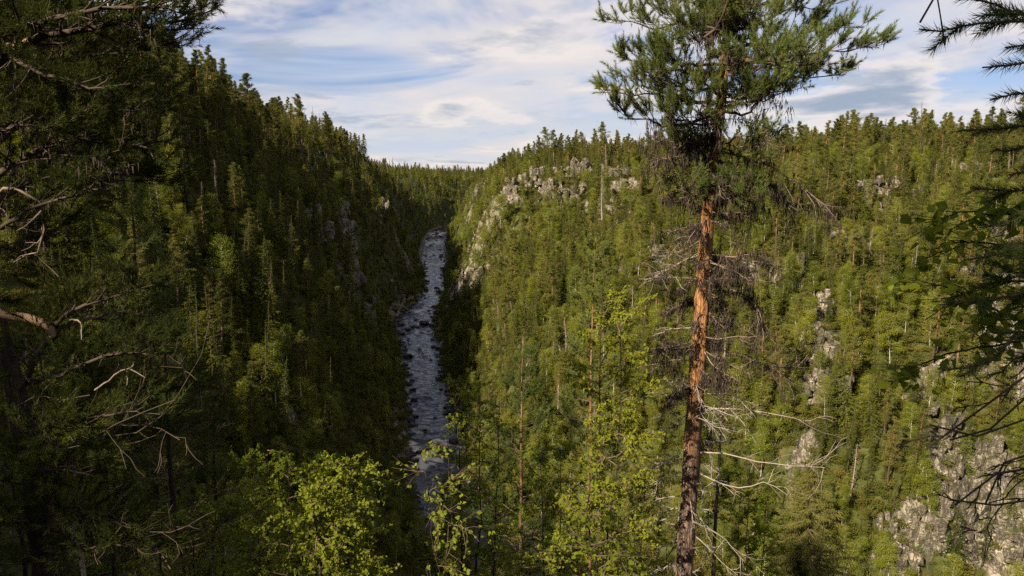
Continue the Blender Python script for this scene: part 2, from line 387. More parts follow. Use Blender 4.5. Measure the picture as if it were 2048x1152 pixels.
for (cx, cy, r, s) in crag_xy:
    dist = np.hypot(GX - cx, GY - cy) + fbm(GX, GY, 7, 2, 55) * r * .7
    SPOT = np.maximum(SPOT, s * sstep(r * 1.25, r * .45, dist) * sstep(-.5, .05, fbm(GX, GY, 5, 3, 66)))
BANK = sstep(5.5, 3.2, np.abs(GD) - half_width(GB)) * .75
ROCK = np.clip(np.maximum(ROCK, SPOT), 0, 1) * (np.abs(GD) > 9) * sstep(6, 25, np.hypot(GX, GY))
gy_, gx_ = np.gradient(GZ, ys, xs); gl = np.hypot(gx_, gy_) + 1e-6
# broken rock: blocks pushed out of the slope and small ledges
blk = (cells(GX + GZ * .35, GY + GZ * .22, 4.2, 1) - .5) * 2.6 + (cells(GX - GZ * .2, GY + GZ * .4, 1.9, 2) - .5) * 1.5
GXd = GX - gx_ / gl * blk * ROCK * .8 * sstep(.4, 1.2, slope); GYd = GY - gy_ / gl * blk * ROCK * .8 * sstep(.4, 1.2, slope)
led = 3.4
ph = (GZ + fbm(GX, GY, 12, 2, 91) * 3) / led; fr = ph - np.floor(ph)
GZd = GZ + ROCK * ((sstep(.25, .75, fr) - fr) * led * .8 + blk * .25)
me_b = MB(); ny, nx = GZ.shape
idx = np.arange(ny * nx).reshape(ny, nx)
quads = np.stack([idx[:-1, :-1], idx[:-1, 1:], idx[1:, 1:], idx[1:, :-1]], -1).reshape(-1, 4)
me_b.add(np.stack([GXd, GYd, GZd], -1).reshape(-1, 3), quads=quads)
tm = me_b.mesh('terrain', 'terrain')
at = tm.attributes.new('rock', 'FLOAT', 'POINT'); at.data.foreach_set('value', np.maximum(ROCK, BANK).astype(np.float32).ravel())
ter = link('terrain', tm); ter['kind'] = 'structure'
H = sampler(GZd); ROCKAT = sampler(ROCK); SPOTAT = sampler(SPOT); DAT = sampler(GD); BAT = sampler(GB)

# ------------------------------------------------------------------ river
cum = arc
def river_pt(s):
    x = np.interp(s, cum, RIV[:, 0]); y = np.interp(s, cum, RIV[:, 1]); return x, y
dens = []
s = 0.0
while s < cum[-1] * .62:
    dens.append(s); yy = np.interp(s, cum, RIV[:, 1])
    s += .55 if 60 < yy < 330 else (1.0 if yy < 560 else 2.5)
dens = np.array(dens); rx, ry = river_pt(dens)
tx, ty = np.gradient(rx), np.gradient(ry); tl = np.hypot(tx, ty); tx, ty = tx / tl, ty / tl
offs = np.linspace(-13, 13, 49)
WX = rx[:, None] - ty[:, None] * offs; WY = ry[:, None] + tx[:, None] * offs
wz = water_z(ry)
RAPIDS = [(150, 8, 1.3), (120, 5, .4), (182, 6, .5), (205, 5, .35), (228, 6, .55), (262, 7, .7), (285, 5, .5), (305, 7, .8), (345, 12, .6), (390, 10, .7), (430, 10, .6), (460, 10, .8), (520, 25, .8), (600, 30, .95), (690, 40, 1.0), (100, 8, .6)]
foam = .02 + sum(a * np.exp(-((ry - y0) / w) ** 2) for y0, w, a in RAPIDS)
foam = foam[:, None] * 1.15 * (.75 + .6 * fbm(WX * 1.5, WY * 1.2, 5, 3, 15)) + fbm(WX * 2.6, WY * .55, 8, 4, 14) * .40 - .05
foam = np.clip(foam, 0, 1.1)
amp = .22 + .5 * np.clip(foam, 0, 1)
WZ = wz[:, None] + amp * (fbm(WX * 1.6, WY * .8, 3.2, 4, 61) + .5 * fbm(WX, WY, 1.3, 2, 62))
wb = MB(); n0, n1_ = WX.shape; idx = np.arange(n0 * n1_).reshape(n0, n1_)
wb.add(np.stack([WX, WY, WZ], -1).reshape(-1, 3), quads=np.stack([idx[:-1, :-1], idx[:-1, 1:], idx[1:, 1:], idx[1:, :-1]], -1).reshape(-1, 4))
wm = wb.mesh('river_water', 'water', True)
at = wm.attributes.new('foam', 'FLOAT', 'POINT'); at.data.foreach_set('value', foam.astype(np.float32).ravel())
wo = link('river_water', wm); wo['kind'] = 'structure'


# ------------------------------------------------------------------ rocks
rng = np.random.default_rng(11); rnd = random.Random(5)
def hull(pts):
    bm = bmesh.new()
    for p in pts: bm.verts.new(p)
    bmesh.ops.convex_hull(bm, input=bm.verts)
    bmesh.ops.delete(bm, geom=[v for v in bm.verts if not v.link_faces], context='VERTS')
    bm.verts.index_update()
    v = np.array([x.co[:] for x in bm.verts]); f = [[x.index for x in fc.verts] for fc in bm.faces]
    bm.free(); return v, np.array([a for a in f if len(a) == 3])
def block(c, size, rg, rot=0.0):
    p = (rg.random((16, 3)) - .5); p /= np.abs(p).max(1, keepdims=True) * (1 + .35 * rg.random((16, 1))); p *= .5
    p = p * size; ca, sa = math.cos(rot), math.sin(rot)
    p = np.stack([p[:, 0] * ca - p[:, 1] * sa, p[:, 0] * sa + p[:, 1] * ca, p[:, 2]], -1)
    return hull(p + c)
def make_outcrop(seed):
    rg = np.random.default_rng(seed); b = MB()
    v, f = block((0, .6, 0), np.array([3.6, 3.0, 4.2]), rg, .2); b.add(v, tris=f)
    for i in range(13):
        sz = np.array([rg.uniform(.8, 2.2), rg.uniform(.8, 1.8), rg.uniform(1.0, 3.0)])
        c = np.array([rg.uniform(-1.9, 1.9), rg.uniform(-1.0, .6), rg.uniform(-1.9, 2.0)])
        v, f = block(c, sz, rg, rg.uniform(-.4, .4)); b.add(v, tris=f)
    return b.mesh('rock_outcrop', 'rock')
outcrop_me = [make_outcrop(i) for i in range(7)]
def make_boulder(seed):
    rg = np.random.default_rng(seed)
    p = rg.normal(size=(26, 3)); p /= np.linalg.norm(p, axis=1, keepdims=True); p *= rg.uniform(.8, 1.05, (26, 1)) * np.array([1.2, .9, .65])
    bm = bmesh.new()
    for q in p: bm.verts.new(q)
    bmesh.ops.convex_hull(bm, input=bm.verts)
    bmesh.ops.bevel(bm, geom=bm.edges[:], offset=.07, segments=1, affect='EDGES')
    me = bpy.data.meshes.new('boulder'); bm.to_mesh(me); bm.free(); me.materials.append(M['wet_rock']); return me
boulder_me = [make_boulder(50 + i) for i in range(6)]

ORD = ['first', 'second', 'third', 'fourth', 'fifth', 'sixth', 'seventh', 'eighth', 'ninth', 'tenth', 'eleventh', 'twelfth', 'thirteenth', 'fourteenth', 'fifteenth', 'sixteenth', 'seventeenth', 'eighteenth', 'nineteenth', 'twentieth']
def ordinal(i):
    """spelled-out ordinal, 0 based"""
    if i < 20: return ORD[i]
    tens = ['twenty', 'thirty', 'forty', 'fifty', 'sixty', 'seventy', 'eighty', 'ninety'][(i + 1) // 10 - 2] if i < 99 else 'hundred'
    u = (i + 1) % 10
    return {'twenty': 'twentieth', 'thirty': 'thirtieth', 'forty': 'fortieth', 'fifty': 'fiftieth', 'sixty': 'sixtieth', 'seventy': 'seventieth', 'eighty': 'eightieth', 'ninety': 'ninetieth'}.get(tens, 'hundredth') if u == 0 else tens + '-' + ORD[u - 1]

def where_words(x, y):
    """which stretch of the canyon a spot on the ground belongs to"""
    d = float(DAT(x, y)); z = float(H(x, y)); b = float(BAT(x, y))
    wall = 'sunlit wall' if d > 0 else 'shaded wall'
    if d < 0 and b < 118: return 'slope below the viewpoint'
    if y > 430: return 'far end of the ' + wall
    if z > (2 if d > 0 else 8): return 'rim of the ' + wall
    if z > -22: return 'upper ' + wall
    if z > -42: return 'middle of the ' + wall
    return 'foot of the ' + wall
# outcrops on the crags and on the steep rocky ground
oc = []
for (cx, cy, r, s) in crag_xy:
    n = 8 if cy < 150 else 6
    if cx < -20 and cy < 400: n = 3
    for k in range(n):
        a, q = rnd.uniform(0, 6.28), r * math.sqrt(rnd.random()) * .8
        oc.append((cx + q * math.cos(a), cy + q * math.sin(a), rnd.uniform(.55, 1.25) * (1.05 if cy < 200 else 1.9)))
cand = rng.random((2600, 2)) * np.array([300, 360]) + np.array([-100, 70])
for (x, y) in cand:
    if float(ROCKAT(x, y)) > .55 and rnd.random() < .5 and len(oc) < 298: oc.append((x, y, rnd.uniform(.35, .85)))
oc_rec = []
for i, (x, y, sc) in enumerate(oc):
    if abs(float(DAT(x, y))) < 10: continue
    z = float(H(x, y)); e = 2.0
    gx = float(H(x + e, y) - H(x - e, y)); gy = float(H(x, y + e) - H(x, y - e))
    o = link('rock_outcrop', outcrop_me[i % 7])
    o.location = (x, y, z - .4 * sc); o.rotation_euler = (rnd.uniform(-.15, .15), rnd.uniform(-.15, .15), math.atan2(gy, gx) - math.pi / 2 + rnd.uniform(-.4, .4))
    o.scale = (sc * rnd.uniform(.8, 1.4), sc * rnd.uniform(.8, 1.1), sc * rnd.uniform(.7, 1.25))
    oc_rec.append((o, x, y, sc))

# boulders in the river
bl_rec = []
def add_boulder(x, y, sc, sink=.25, flat=1.0):
    o = link('boulder', boulder_me[rnd.randrange(6)])
    o.location = (x, y, float(water_z(y)) + sc * .65 * flat * (.5 - sink)); o.rotation_euler = (rnd.uniform(-.2, .2), rnd.uniform(-.2, .2), rnd.uniform(0, 6.28))
    o.scale = (sc, sc, sc * flat); bl_rec.append((o, x, y, sc))
def on_water(px, py):
    r = ray(px, py); t = 300.0
    for _ in range(40): t = float(water_z(r.y * t)) / r.z
    return r.x * t, r.y * t
for px, py, sc in [(848, 648, 3.0), (830, 655, 2.0), (866, 652, 2.2), (815, 660, 1.6), (800, 650, 2.2), (790, 662, 1.8), (872, 576, 1.4), (858, 622, 1.0), (846, 574, 1.0), (885, 610, 1.2), (832, 640, 1.0),
                   (884, 537, 1.8), (890, 522, 1.7), (868, 512, 1.5), (880, 500, 1.6), (862, 492, 1.8), (872, 482, 1.7), (855, 478, 1.8), (866, 470, 1.8), (850, 530, 1.4), (893, 545, 1.6),
                   (826, 780, 1.2), (818, 808, 1.0), (822, 870, 1.2), (838, 905, 1.1), (826, 925, 1.6), (822, 945, 1.5), (815, 1005, 1.4), (812, 1030, 1.2), (835, 1140, 1.5), (815, 1130, 1.4), (880, 905, .9), (895, 790, .9), (850, 860, .6), (870, 835, .6),
                   (840, 700, .8), (862, 720, .7), (815, 715, .8), (805, 690, 1.0), (880, 760, .7), (852, 466, 2.6), (864, 464, 2.4), (874, 468, 2.8), (882, 474, 2.4), (846, 472, 2.6), (890, 486, 2.2), (945, 1000, 1.6), (930, 985, 1.2), (960, 1040, 1.5)]:
    x, y = on_water(px, py); add_boulder(x, y, sc * .85, .2, .8)
for k in range(230):
    t = rnd.uniform(0, 1); yy = 95 + 420 * t * t
    i = int(np.argmin(np.abs(ry - yy) + (dens < 1) * 1e6)); side = rnd.choice((-1, 1))
    off = side * (float(half_width(yy)) + rnd.uniform(-1.2, 1.5))
    add_boulder(float(rx[i] - ty[i] * off), float(ry[i] + tx[i] * off), rnd.uniform(.5, 1.3) * (1.5 if rnd.random() < .2 else 1), .3, .85)

# ------------------------------------------------------------------ forest trees: a few meshes of each kind, copied
def unit(v): return v / (np.linalg.norm(v, axis=-1, keepdims=True) + 1e-9)
def tri_sprays(b, base, dirs, length, width, rg, tint, mat=0):
    """one thin triangle for each spray, its flat side turned at random"""
    d = unit(dirs); side = unit(np.cross(d, rg.normal(size=d.shape)))
    n = len(d); l = np.broadcast_to(length, n)[:, None]; w = np.broadcast_to(width, n)[:, None]
    v = np.stack([base - side * w * .5, base + side * w * .5, base + d * l], 1).reshape(-1, 3)
    b.add(v, tris=np.arange(3 * n).reshape(-1, 3), mat=mat, tint=np.repeat(tint, 3))
def spruce_mesh(seed, h=12.0, rad=1.35, dens=1.0):
    rg = np.random.default_rng(seed); tr, cr = MB(), MB()
    lean = rg.normal(size=2) * .012
    zt = np.linspace(-1.0, h, 9); cx = lambda z: np.stack([lean[0] * z + .04 * np.sin(z), lean[1] * z + .04 * np.cos(z * .8), z], -1)
    tr.tube(cx(zt), np.interp(zt, [-1, 0, h], [.19, .16, .012]), 6)
    z = .5
    while z < h - .05:
        t = z / h
        prof = (1 - t) ** .9 * (.6 + .4 * min(1, t * 4)) * (1 + .2 * math.sin(z * 1.3 + seed) + .15 * rg.normal()) + .02
        nb = max(3, int(10 * dens * (.45 + .55 * (1 - t))))
        for k in range(nb):
            az = rg.uniform(0, 6.28); L = rad * prof * rg.uniform(.45, 1.25)
            if rg.random() < .1: continue
            n = max(2, int(L / .07 * dens)); u = rg.uniform(.1, 1, n)
            o = np.array([math.cos(az), math.sin(az), 0]); droop = -.5 if t < .7 else (.25 if t > .92 else -.2)
            bp = cx(np.full(n, z)) + o * (u * L)[:, None] + np.stack([np.zeros(n), np.zeros(n), droop * L * u + .22 * L * u ** 3], -1)
            dr = o[None] * .8 + rg.normal(size=(n, 3)) * .45 + np.array([0, 0, -.35 if t < .9 else .6])
            bp = bp + rg.normal(size=(n, 3)) * .03
            sz = .4 + .6 * min(1, prof * 1.6)
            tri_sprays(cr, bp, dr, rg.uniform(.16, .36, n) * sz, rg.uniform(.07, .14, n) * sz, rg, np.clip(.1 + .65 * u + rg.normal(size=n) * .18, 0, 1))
        z += rg.uniform(.26, .36) * (.45 + .55 * (1 - t)) / max(dens, .6)
    return tr, cr
def pine_mesh(seed, h=13.0, crown=.42, rad=1.9):
    rg = np.random.default_rng(seed); tr, cr = MB(), MB()
    lean = rg.normal(size=2) * .02; ph = rg.uniform(0, 6, 2)
    cx = lambda z: np.stack([lean[0] * z + .09 * np.sin(z * .5 + ph[0]), lean[1] * z + .09 * np.sin(z * .45 + ph[1]), z + 0 * z], -1)
    zt = np.linspace(-1.0, h * .97, 12); tr.tube(cx(zt), np.interp(zt, [-1, 0, h * .5, h], [.22, .18, .125, .02]), 7)
    nb = 52
    for k in range(nb):
        t = (k + rg.random()) / nb; z = h * (crown + (1 - crown) * t ** .92) - .15
        L = rad * ((1 - t) ** (.8 if seed % 2 else .55) * min(1, .45 + t * 2.2) + .04) * rg.uniform(.35, 1.4)
        az = rg.uniform(0, 6.28); o = np.array([math.cos(az), math.sin(az), 0]); c = cx(np.array(z))
        up = -.1 + .75 * t
        e = c + o * L + np.array([0, 0, up * L * .6])
        mid = c + o * L * .5 + np.array([0, 0, -.02 * L + up * L * .12])
        tr.tube(np.array([c, mid, e]), [.035, .022, .008], 3)
        for j in range(rg.integers(4, 9)):
            u = rg.uniform(.35, 1.05) if j else 1.0
            q = (c + (mid - c) * u * 2 if u < .5 else mid + (e - mid) * (u * 2 - 1)) + rg.normal(size=3) * np.array([.2, .2, .12]) * (1.15 - t)
            n = 20; rr = (.15 + .11 * rg.random()) * (1.15 - .6 * t)
            pp = q + rg.normal(size=(n, 3)) * np.array([rr, rr, rr * .55])
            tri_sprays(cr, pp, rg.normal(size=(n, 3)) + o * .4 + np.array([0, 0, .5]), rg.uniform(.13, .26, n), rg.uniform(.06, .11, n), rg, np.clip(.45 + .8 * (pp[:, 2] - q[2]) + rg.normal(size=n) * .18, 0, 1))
    for k in range(16):                                   # bare dead sticks below the crown
        z = h * rg.uniform(.12, crown + .1); az = rg.uniform(0, 6.28); c = cx(np.array(z)); L = rg.uniform(.3, 1.1)
        tr.tube(np.array([c, c + np.array([math.cos(az), math.sin(az), -.15]) * L]), [.02, .006], 3)
    return tr, cr
def birch_mesh(seed, h=9.0, rad=1.7, dense=1.0):
    rg = np.random.default_rng(seed); tr, cr = MB(), MB()
    nst = 1 if rg.random() < .6 else 2
    for sidx in range(nst):
        lean = rg.normal(size=2) * (.05 if nst == 1 else .12); ph = rg.uniform(0, 6, 2); hh = h * (1 if sidx == 0 else rg.uniform(.7, .95))
        cx = lambda z: np.stack([lean[0] * z + .12 * np.sin(z * .6 + ph[0]), lean[1] * z + .12 * np.sin(z * .5 + ph[1]), z + 0 * z], -1)
        zt = np.linspace(-.8, hh, 9); tr.tube(cx(zt), np.interp(zt, [-.8, 0, hh], [.1, .08, .008]), 5)
        for k in range(int(46 / nst ** .5)):
            t = rg.random() ** .85; z = hh * (.22 + .78 * t); c = cx(np.array(z)); az = rg.uniform(0, 6.28)
            L = rad * (.35 + .75 * math.sin(min(1, (1 - t) + .1) * 2.2)) * rg.uniform(.4, 1.1)
            o = np.array([math.cos(az), math.sin(az), 0]); e = c + o * L + np.array([0, 0, .55 * L * rg.uniform(.2, 1.1)])
            tr.tube(np.array([c, (c + e) / 2 + np.array([0, 0, .08 * L]), e]), [.022, .014, .005], 3)
            n = int(120 * dense * (.5 + L / rad)); u = rg.uniform(.2, 1.08, n) ** .8
            pp = c + (e - c) * u[:, None] + rg.normal(size=(n, 3)) * np.array([.27, .27, .24])
            pp[:, 2] -= .25 * u * rg.random(n)
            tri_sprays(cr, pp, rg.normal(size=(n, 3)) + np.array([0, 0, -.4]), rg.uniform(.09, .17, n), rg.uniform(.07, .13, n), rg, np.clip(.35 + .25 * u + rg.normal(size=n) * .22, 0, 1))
    return tr, cr
def snag_mesh(seed, h=9.0):
    rg = np.random.default_rng(seed); tr, cr = MB(), MB()
    zt = np.linspace(-.8, h, 9); cx = lambda z: np.stack([.05 * np.sin(z), .05 * np.cos(z * .7), z + 0 * z], -1)
    tr.tube(cx(zt), np.interp(zt, [-.8, 0, h], [.16, .14, .02]), 6)
    for k in range(110):
        z = h * rg.uniform(.15, .99); c = cx(np.array(z)); az = rg.uniform(0, 6.28); L = rg.uniform(.3, 1.3) * (1.15 - z / h)
        e = c + np.array([math.cos(az), math.sin(az), rg.uniform(-.5, .0)]) * L
        cr.tube(np.array([c, (c + e) / 2 + np.array([0, 0, .05]), e]), [.022, .015, .005], 3)
        for j in range(5):
            q = c + (e - c) * rg.uniform(.3, 1); cr.tube(np.array([q, q + rg.normal(size=3) * .16 + np.array([0, 0, -.1])]), [.008, .003], 3)
    return tr, cr
def shrub_mesh(seed):
    rg = np.random.default_rng(seed); cr = MB(); n = 650
    p = rg.normal(size=(n, 3)) * np.array([.55, .55, .30]); p[:, 2] = np.abs(p[:, 2]) * 1.3
    cl = rg.normal(size=(9, 3)) * np.array([.55, .55, .2]) + np.array([0, 0, .35]); p = p * .5 + cl[rg.integers(0, 9, n)]
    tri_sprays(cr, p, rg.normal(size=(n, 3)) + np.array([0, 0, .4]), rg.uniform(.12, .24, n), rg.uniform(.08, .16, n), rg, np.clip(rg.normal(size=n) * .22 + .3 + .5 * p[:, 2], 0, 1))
    return cr

KIND = {'spruce': [spruce_mesh(101, 12, 1.6), spruce_mesh(102, 12, 1.2), spruce_mesh(103, 12, 2.0), spruce_mesh(104, 12, 1.45, .8), spruce_mesh(105, 12, 1.0, .9)],
        'pine': [pine_mesh(201, 13, .36, 1.9), pine_mesh(202, 13, .5, 1.7), pine_mesh(203, 13, .28, 2.1), pine_mesh(204, 13, .4, 1.45), pine_mesh(205, 13, .58, 1.9), pine_mesh(207, 13, .2, 1.7)],
        'birch': [birch_mesh(301, 9, 1.6), birch_mesh(302, 9, 1.9), birch_mesh(303, 9, 1.3), birch_mesh(304, 9, 1.7, .8)],
        'snag': [snag_mesh(401), snag_mesh(402, 9)]}
HT = {'spruce': 12.0, 'pine': 13.0, 'birch': 9.0, 'snag': 9.0}
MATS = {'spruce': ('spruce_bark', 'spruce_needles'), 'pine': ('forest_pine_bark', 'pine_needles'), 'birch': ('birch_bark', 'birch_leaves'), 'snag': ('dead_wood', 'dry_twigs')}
CW = {'spruce': 1.5, 'pine': 1.9, 'birch': 1.9, 'snag': .9}
PAIR = {}; src = bpy.data.collections.new('tree_sources'); IDX = {}
def merged(a, b):
    m_ = MB()
    for s_, mt in ((a, 0), (b, 1)):
        o_ = m_.n
        for v, t in zip(s_.v, s_.tint): m_.v.append(v); m_.tint.append(t); m_.n += len(v)
        for t, q in ((s_.t, m_.t), (s_.q, m_.q)):
            for f in t: q.append(f + o_)
        for f in s_.t: m_.tm.append(np.full(len(f), mt))
        for f in s_.q: m_.qm.append(np.full(len(f), mt))
    return m_
i_src = 0
for k, lst in KIND.items():
    for j, (tr, cr) in enumerate(lst):
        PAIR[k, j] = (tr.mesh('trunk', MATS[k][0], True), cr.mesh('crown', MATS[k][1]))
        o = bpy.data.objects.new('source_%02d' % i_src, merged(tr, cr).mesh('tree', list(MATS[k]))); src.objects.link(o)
        IDX[k, j] = i_src; i_src += 1
shr = bpy.data.collections.new('shrub_sources')
for j in range(4): shr.objects.link(bpy.data.objects.new('shrub_%02d' % j, shrub_mesh(500 + j).mesh('shrub', 'shrub_leaves')))

def tilt(a, b): return .045 * np.sin(a * 12.9898 + b * 78.233) * np.where(np.sin(a * 3.1 + b * 5.7) > .93, 2.2, 1.0)
def scatter_object(name, pts, rot, scl, idx, coll, label, cat):
    """ONE object that spreads copies of a collection's meshes over points"""
    pts = np.asarray(pts, float); me = bpy.data.meshes.new(name); me.vertices.add(len(pts)); me.vertices.foreach_set('co', np.asarray(pts, np.float32).ravel())
    for nm, ty, val in (('rz', 'FLOAT', rot), ('scl', 'FLOAT', scl), ('idx', 'INT', idx), ('tx', 'FLOAT', tilt(pts[:, 0], pts[:, 1])), ('ty', 'FLOAT', tilt(pts[:, 1], pts[:, 0]))):
        a = me.attributes.new(nm, ty, 'POINT'); a.data.foreach_set('value', np.asarray(val, np.float32 if ty == 'FLOAT' else np.int32))
    o = link(name, me)
    gt = bpy.data.node_groups.new(name, 'GeometryNodeTree')
    gt.interface.new_socket('Geometry', in_out='INPUT', socket_type='NodeSocketGeometry'); gt.interface.new_socket('Geometry', in_out='OUTPUT', socket_type='NodeSocketGeometry')
    N = gt.nodes.new; gi, go = N('NodeGroupInput'), N('NodeGroupOutput')
    ci = N('GeometryNodeCollectionInfo'); ci.inputs['Collection'].default_value = coll; ci.inputs['Separate Children'].default_value = True; ci.inputs['Reset Children'].default_value = True
    ip = N('GeometryNodeInstanceOnPoints'); ip.inputs['Pick Instance'].default_value = True
    def attr(nm, dt):
        n = N('GeometryNodeInputNamedAttribute'); n.data_type = dt; n.inputs['Name'].default_value = nm
        return next(s for s in n.outputs if s.enabled and s.name == 'Attribute')
    cz = N('ShaderNodeCombineXYZ'); gt.links.new(attr('rz', 'FLOAT'), cz.inputs[2]); gt.links.new(attr('tx', 'FLOAT'), cz.inputs[0]); gt.links.new(attr('ty', 'FLOAT'), cz.inputs[1])
    e2r = N('FunctionNodeEulerToRotation'); gt.links.new(cz.outputs[0], e2r.inputs[0])
    gt.links.new(gi.outputs[0], ip.inputs['Points']); gt.links.new(ci.outputs[0], ip.inputs['Instance']); gt.links.new(attr('idx', 'INT'), ip.inputs['Instance Index'])
    gt.links.new(e2r.outputs[0], ip.inputs['Rotation']); gt.links.new(attr('scl', 'FLOAT'), ip.inputs['Scale']); gt.links.new(ip.outputs[0], go.inputs[0])
    md = o.modifiers.new('scatter', 'NODES'); md.node_group = gt
    return tag(o, label, cat, kind='stuff')

# ---- where forest trees stand
rg = np.random.default_rng(77)
def jgrid(x0, x1, y0, y1, step):
    X, Y = np.meshgrid(np.arange(x0, x1, step), np.arange(y0, y1, step))
    return np.stack([X.ravel() + rg.uniform(-.5, .5, X.size) * step, Y.ravel() + rg.uniform(-.5, .5, X.size) * step], -1)
pts = np.concatenate([jgrid(-130, 215, 14, 260, 2.55), jgrid(-230, 330, 260, 520, 3.9), jgrid(-150, 90, 520, 800, 4.4), jgrid(-420, -150, 520, 800, 7), jgrid(90, 600, 520, 800, 7), jgrid(-230, 130, 800, 1100, 4.6), jgrid(130, 600, 800, 1150, 8), jgrid(-420, -230, 800, 1150, 8), jgrid(-900, 1100, 1150, 2300, 13)])
az = pts[:, 0] / np.maximum(pts[:, 1], 1)
pts = pts[(az > -.80) & (az < .80)]
behind = jgrid(-70, 40, -60, 12, 3.3)  # unseen trees behind the viewer, placed to shade the gnarled pine
def off_sunline(p, x0, y0):      # sideways distance of p from the line that runs from x0, y0 towards the sun
    return (p[:, 0] - x0) * -math.cos(R(SUN_A)) + (p[:, 1] - y0) * math.sin(R(SUN_A))
ob = off_sunline(behind, -4.5, 6.5)
behind = behind[(np.hypot(behind[:, 0], behind[:, 1]) > 6) & (ob > -.9) & (behind[:, 1] < 2 + (behind[:, 0] < -14) * 10) & (behind[:, 0] < -4)]
trees = []                                                # (kind, variant, x, y, z, scale, rotation)
def add_tree(kind, x, y, hgt, var=None, rot=None, z=None):
    trees.append((kind, rnd.randrange(len(KIND[kind])) if var is None else var, x, y, (float(H(x, y)) - .15) if z is None else z, hgt / HT[kind], rnd.uniform(0, 6.28) if rot is None else rot))
def limit_y(px):
    """how high in the picture trees on the viewer's own slope may reach"""
    return np.interp(px, [0, 380, 430, 740, 780, 900, 930, 1000, 1250, 1330, 1450, 1700, 2048], [620, 640, 930, 1030, 1190, 1190, 1010, 960, 960, 960, 900, 930, 960])
hz = H(pts[:, 0], pts[:, 1]); dz = DAT(pts[:, 0], pts[:, 1]); bz = BAT(pts[:, 0], pts[:, 1]); rz_ = ROCKAT(pts[:, 0], pts[:, 1]); sz_ = SPOTAT(pts[:, 0], pts[:, 1])
nkind = fbm(pts[:, 0], pts[:, 1], 30, 3, 44); nsize = fbm(pts[:, 0], pts[:, 1], 18, 2, 45); nclear = fbm(pts[:, 0], pts[:, 1], 14, 2, 46)
for i, (x, y) in enumerate(pts):
    d, z, b = dz[i], hz[i], bz[i]
    if abs(d) < half_width(b) + 2.2 + rnd.random() * 1.5: continue
    own = d < 0 and b < 125 and y < 95
    if sz_[i] > .4 and rnd.random() < .86: continue
    if rz_[i] > .5 and rnd.random() < .45: continue
    if nclear[i] > .32 and rnd.random() < .55: continue
    u = rnd.random() + nkind[i] * .35
    lit = d > 0
    top = z > (0 if lit else 8)
    if top: k = 'pine' if u < .58 else ('spruce' if u < .93 else 'birch')
    elif z < -38: k = 'birch' if u < .42 else ('spruce' if u < .92 else 'pine')
    elif lit: k = 'spruce' if u < .40 else ('pine' if u < .60 else 'birch')
    else: k = 'spruce' if u < .58 else ('pine' if u < .76 else 'birch')
    if rnd.random() < .028: k = 'snag'
    h = {'pine': rnd.uniform(9, 15.5), 'spruce': rnd.uniform(6.5, 15.5), 'birch': rnd.uniform(4.5, 10.5), 'snag': rnd.uniform(5, 10)}[k] * (1 + .25 * nsize[i])
    h *= (1.18 if not lit else 1.0) if top else .85
    h *= rnd.choice((.45, .65, .8, 1, 1, 1.1, 1.25))
    if y > 800: h *= 1.35
    if own:
        px, py, dep = project((x, y, z + h)); w = 2.2 * F / dep
        if py < max(limit_y(px - w), limit_y(px), limit_y(px + w)): 
            continue
        if y < 16: continue
        if y < 45: h *= .7
    if lit and b > 130 and abs(d) < 18: h = min(h, 6.5)
    if not lit and abs(d) < 17: h = min(h, 6.0)
    add_tree(k, x, y, h, z=z - .15)
# trees the photograph singles out: kind, base pixel, height in pixels
for k, px, py, hp, v in [('pine', 405, 265, 160, 0), ('pine', 460, 270, 150, 3), ('pine', 505, 300, 150, 1), ('spruce', 570, 255, 95, 1), ('pine', 605, 330, 140, 3), ('pine', 715, 290, 55, 4), ('spruce', 300, 250, 120, 2),
                          ('birch', 592, 425, 85, 0), ('birch', 655, 425, 80, 1), ('spruce', 645, 780, 175, 0), ('spruce', 700, 770, 190, 2), ('spruce', 545, 720, 190, 1), ('spruce', 500, 600, 170, 0), ('birch', 430, 500, 110, 2), ('birch', 300, 230, 95, 0),
                          ('pine', 1088, 340, 85, 1), ('pine', 1150, 340, 80, 0), ('pine', 1205, 345, 100, 4), ('pine', 1550, 510, 110, 1), ('pine', 1703, 570, 120, 4), ('pine', 1782, 560, 110, 1), ('pine', 1715, 720, 190, 2), ('spruce', 1655, 660, 130, 1),
                          ('spruce', 1740, 960, 150, 1), ('spruce', 1665, 820, 150, 0), ('birch', 1830, 1010, 110, 1), ('birch', 1820, 900, 90, 0), ('pine', 1810, 250, 60, 0), ('snag', 1205, 480, 130, 0), ('spruce', 1360, 640, 140, 1),
                          ('spruce', 1500, 700, 130, 2), ('birch', 1000, 470, 80, 0), ('birch', 960, 520, 80, 1), ('pine', 1595, 440, 130, 0)]:
    x, y = ground_at(px, py); dep = y * cp - float(H(x, y)) * sp
    add_tree(k, x, y, hp * dep / F, v)
for (x, y) in behind:
    if rnd.random() < .8: add_tree(rnd.choice(['pine', 'pine', 'spruce', 'spruce']), x, y, rnd.uniform(10, 16))

add_tree('spruce', -3.5, -3.8, 15, 2); add_tree('pine', -6.2, -6.6, 15, 2); add_tree('spruce', -2.4, -4.6, 14, 2); add_tree('spruce', -4.9, -4.6, 15, 2)  # unseen trees added behind the viewer to shade the overhanging pine and birch
for (x, y) in jgrid(-85, -18, 10, 75, 4.0):            # unseen trees added on the rim to keep sun off the shaded wall
    if math.atan2(-x, y) > .70: add_tree(rnd.choice(['pine', 'spruce', 'spruce']), x, y, rnd.uniform(11, 17))
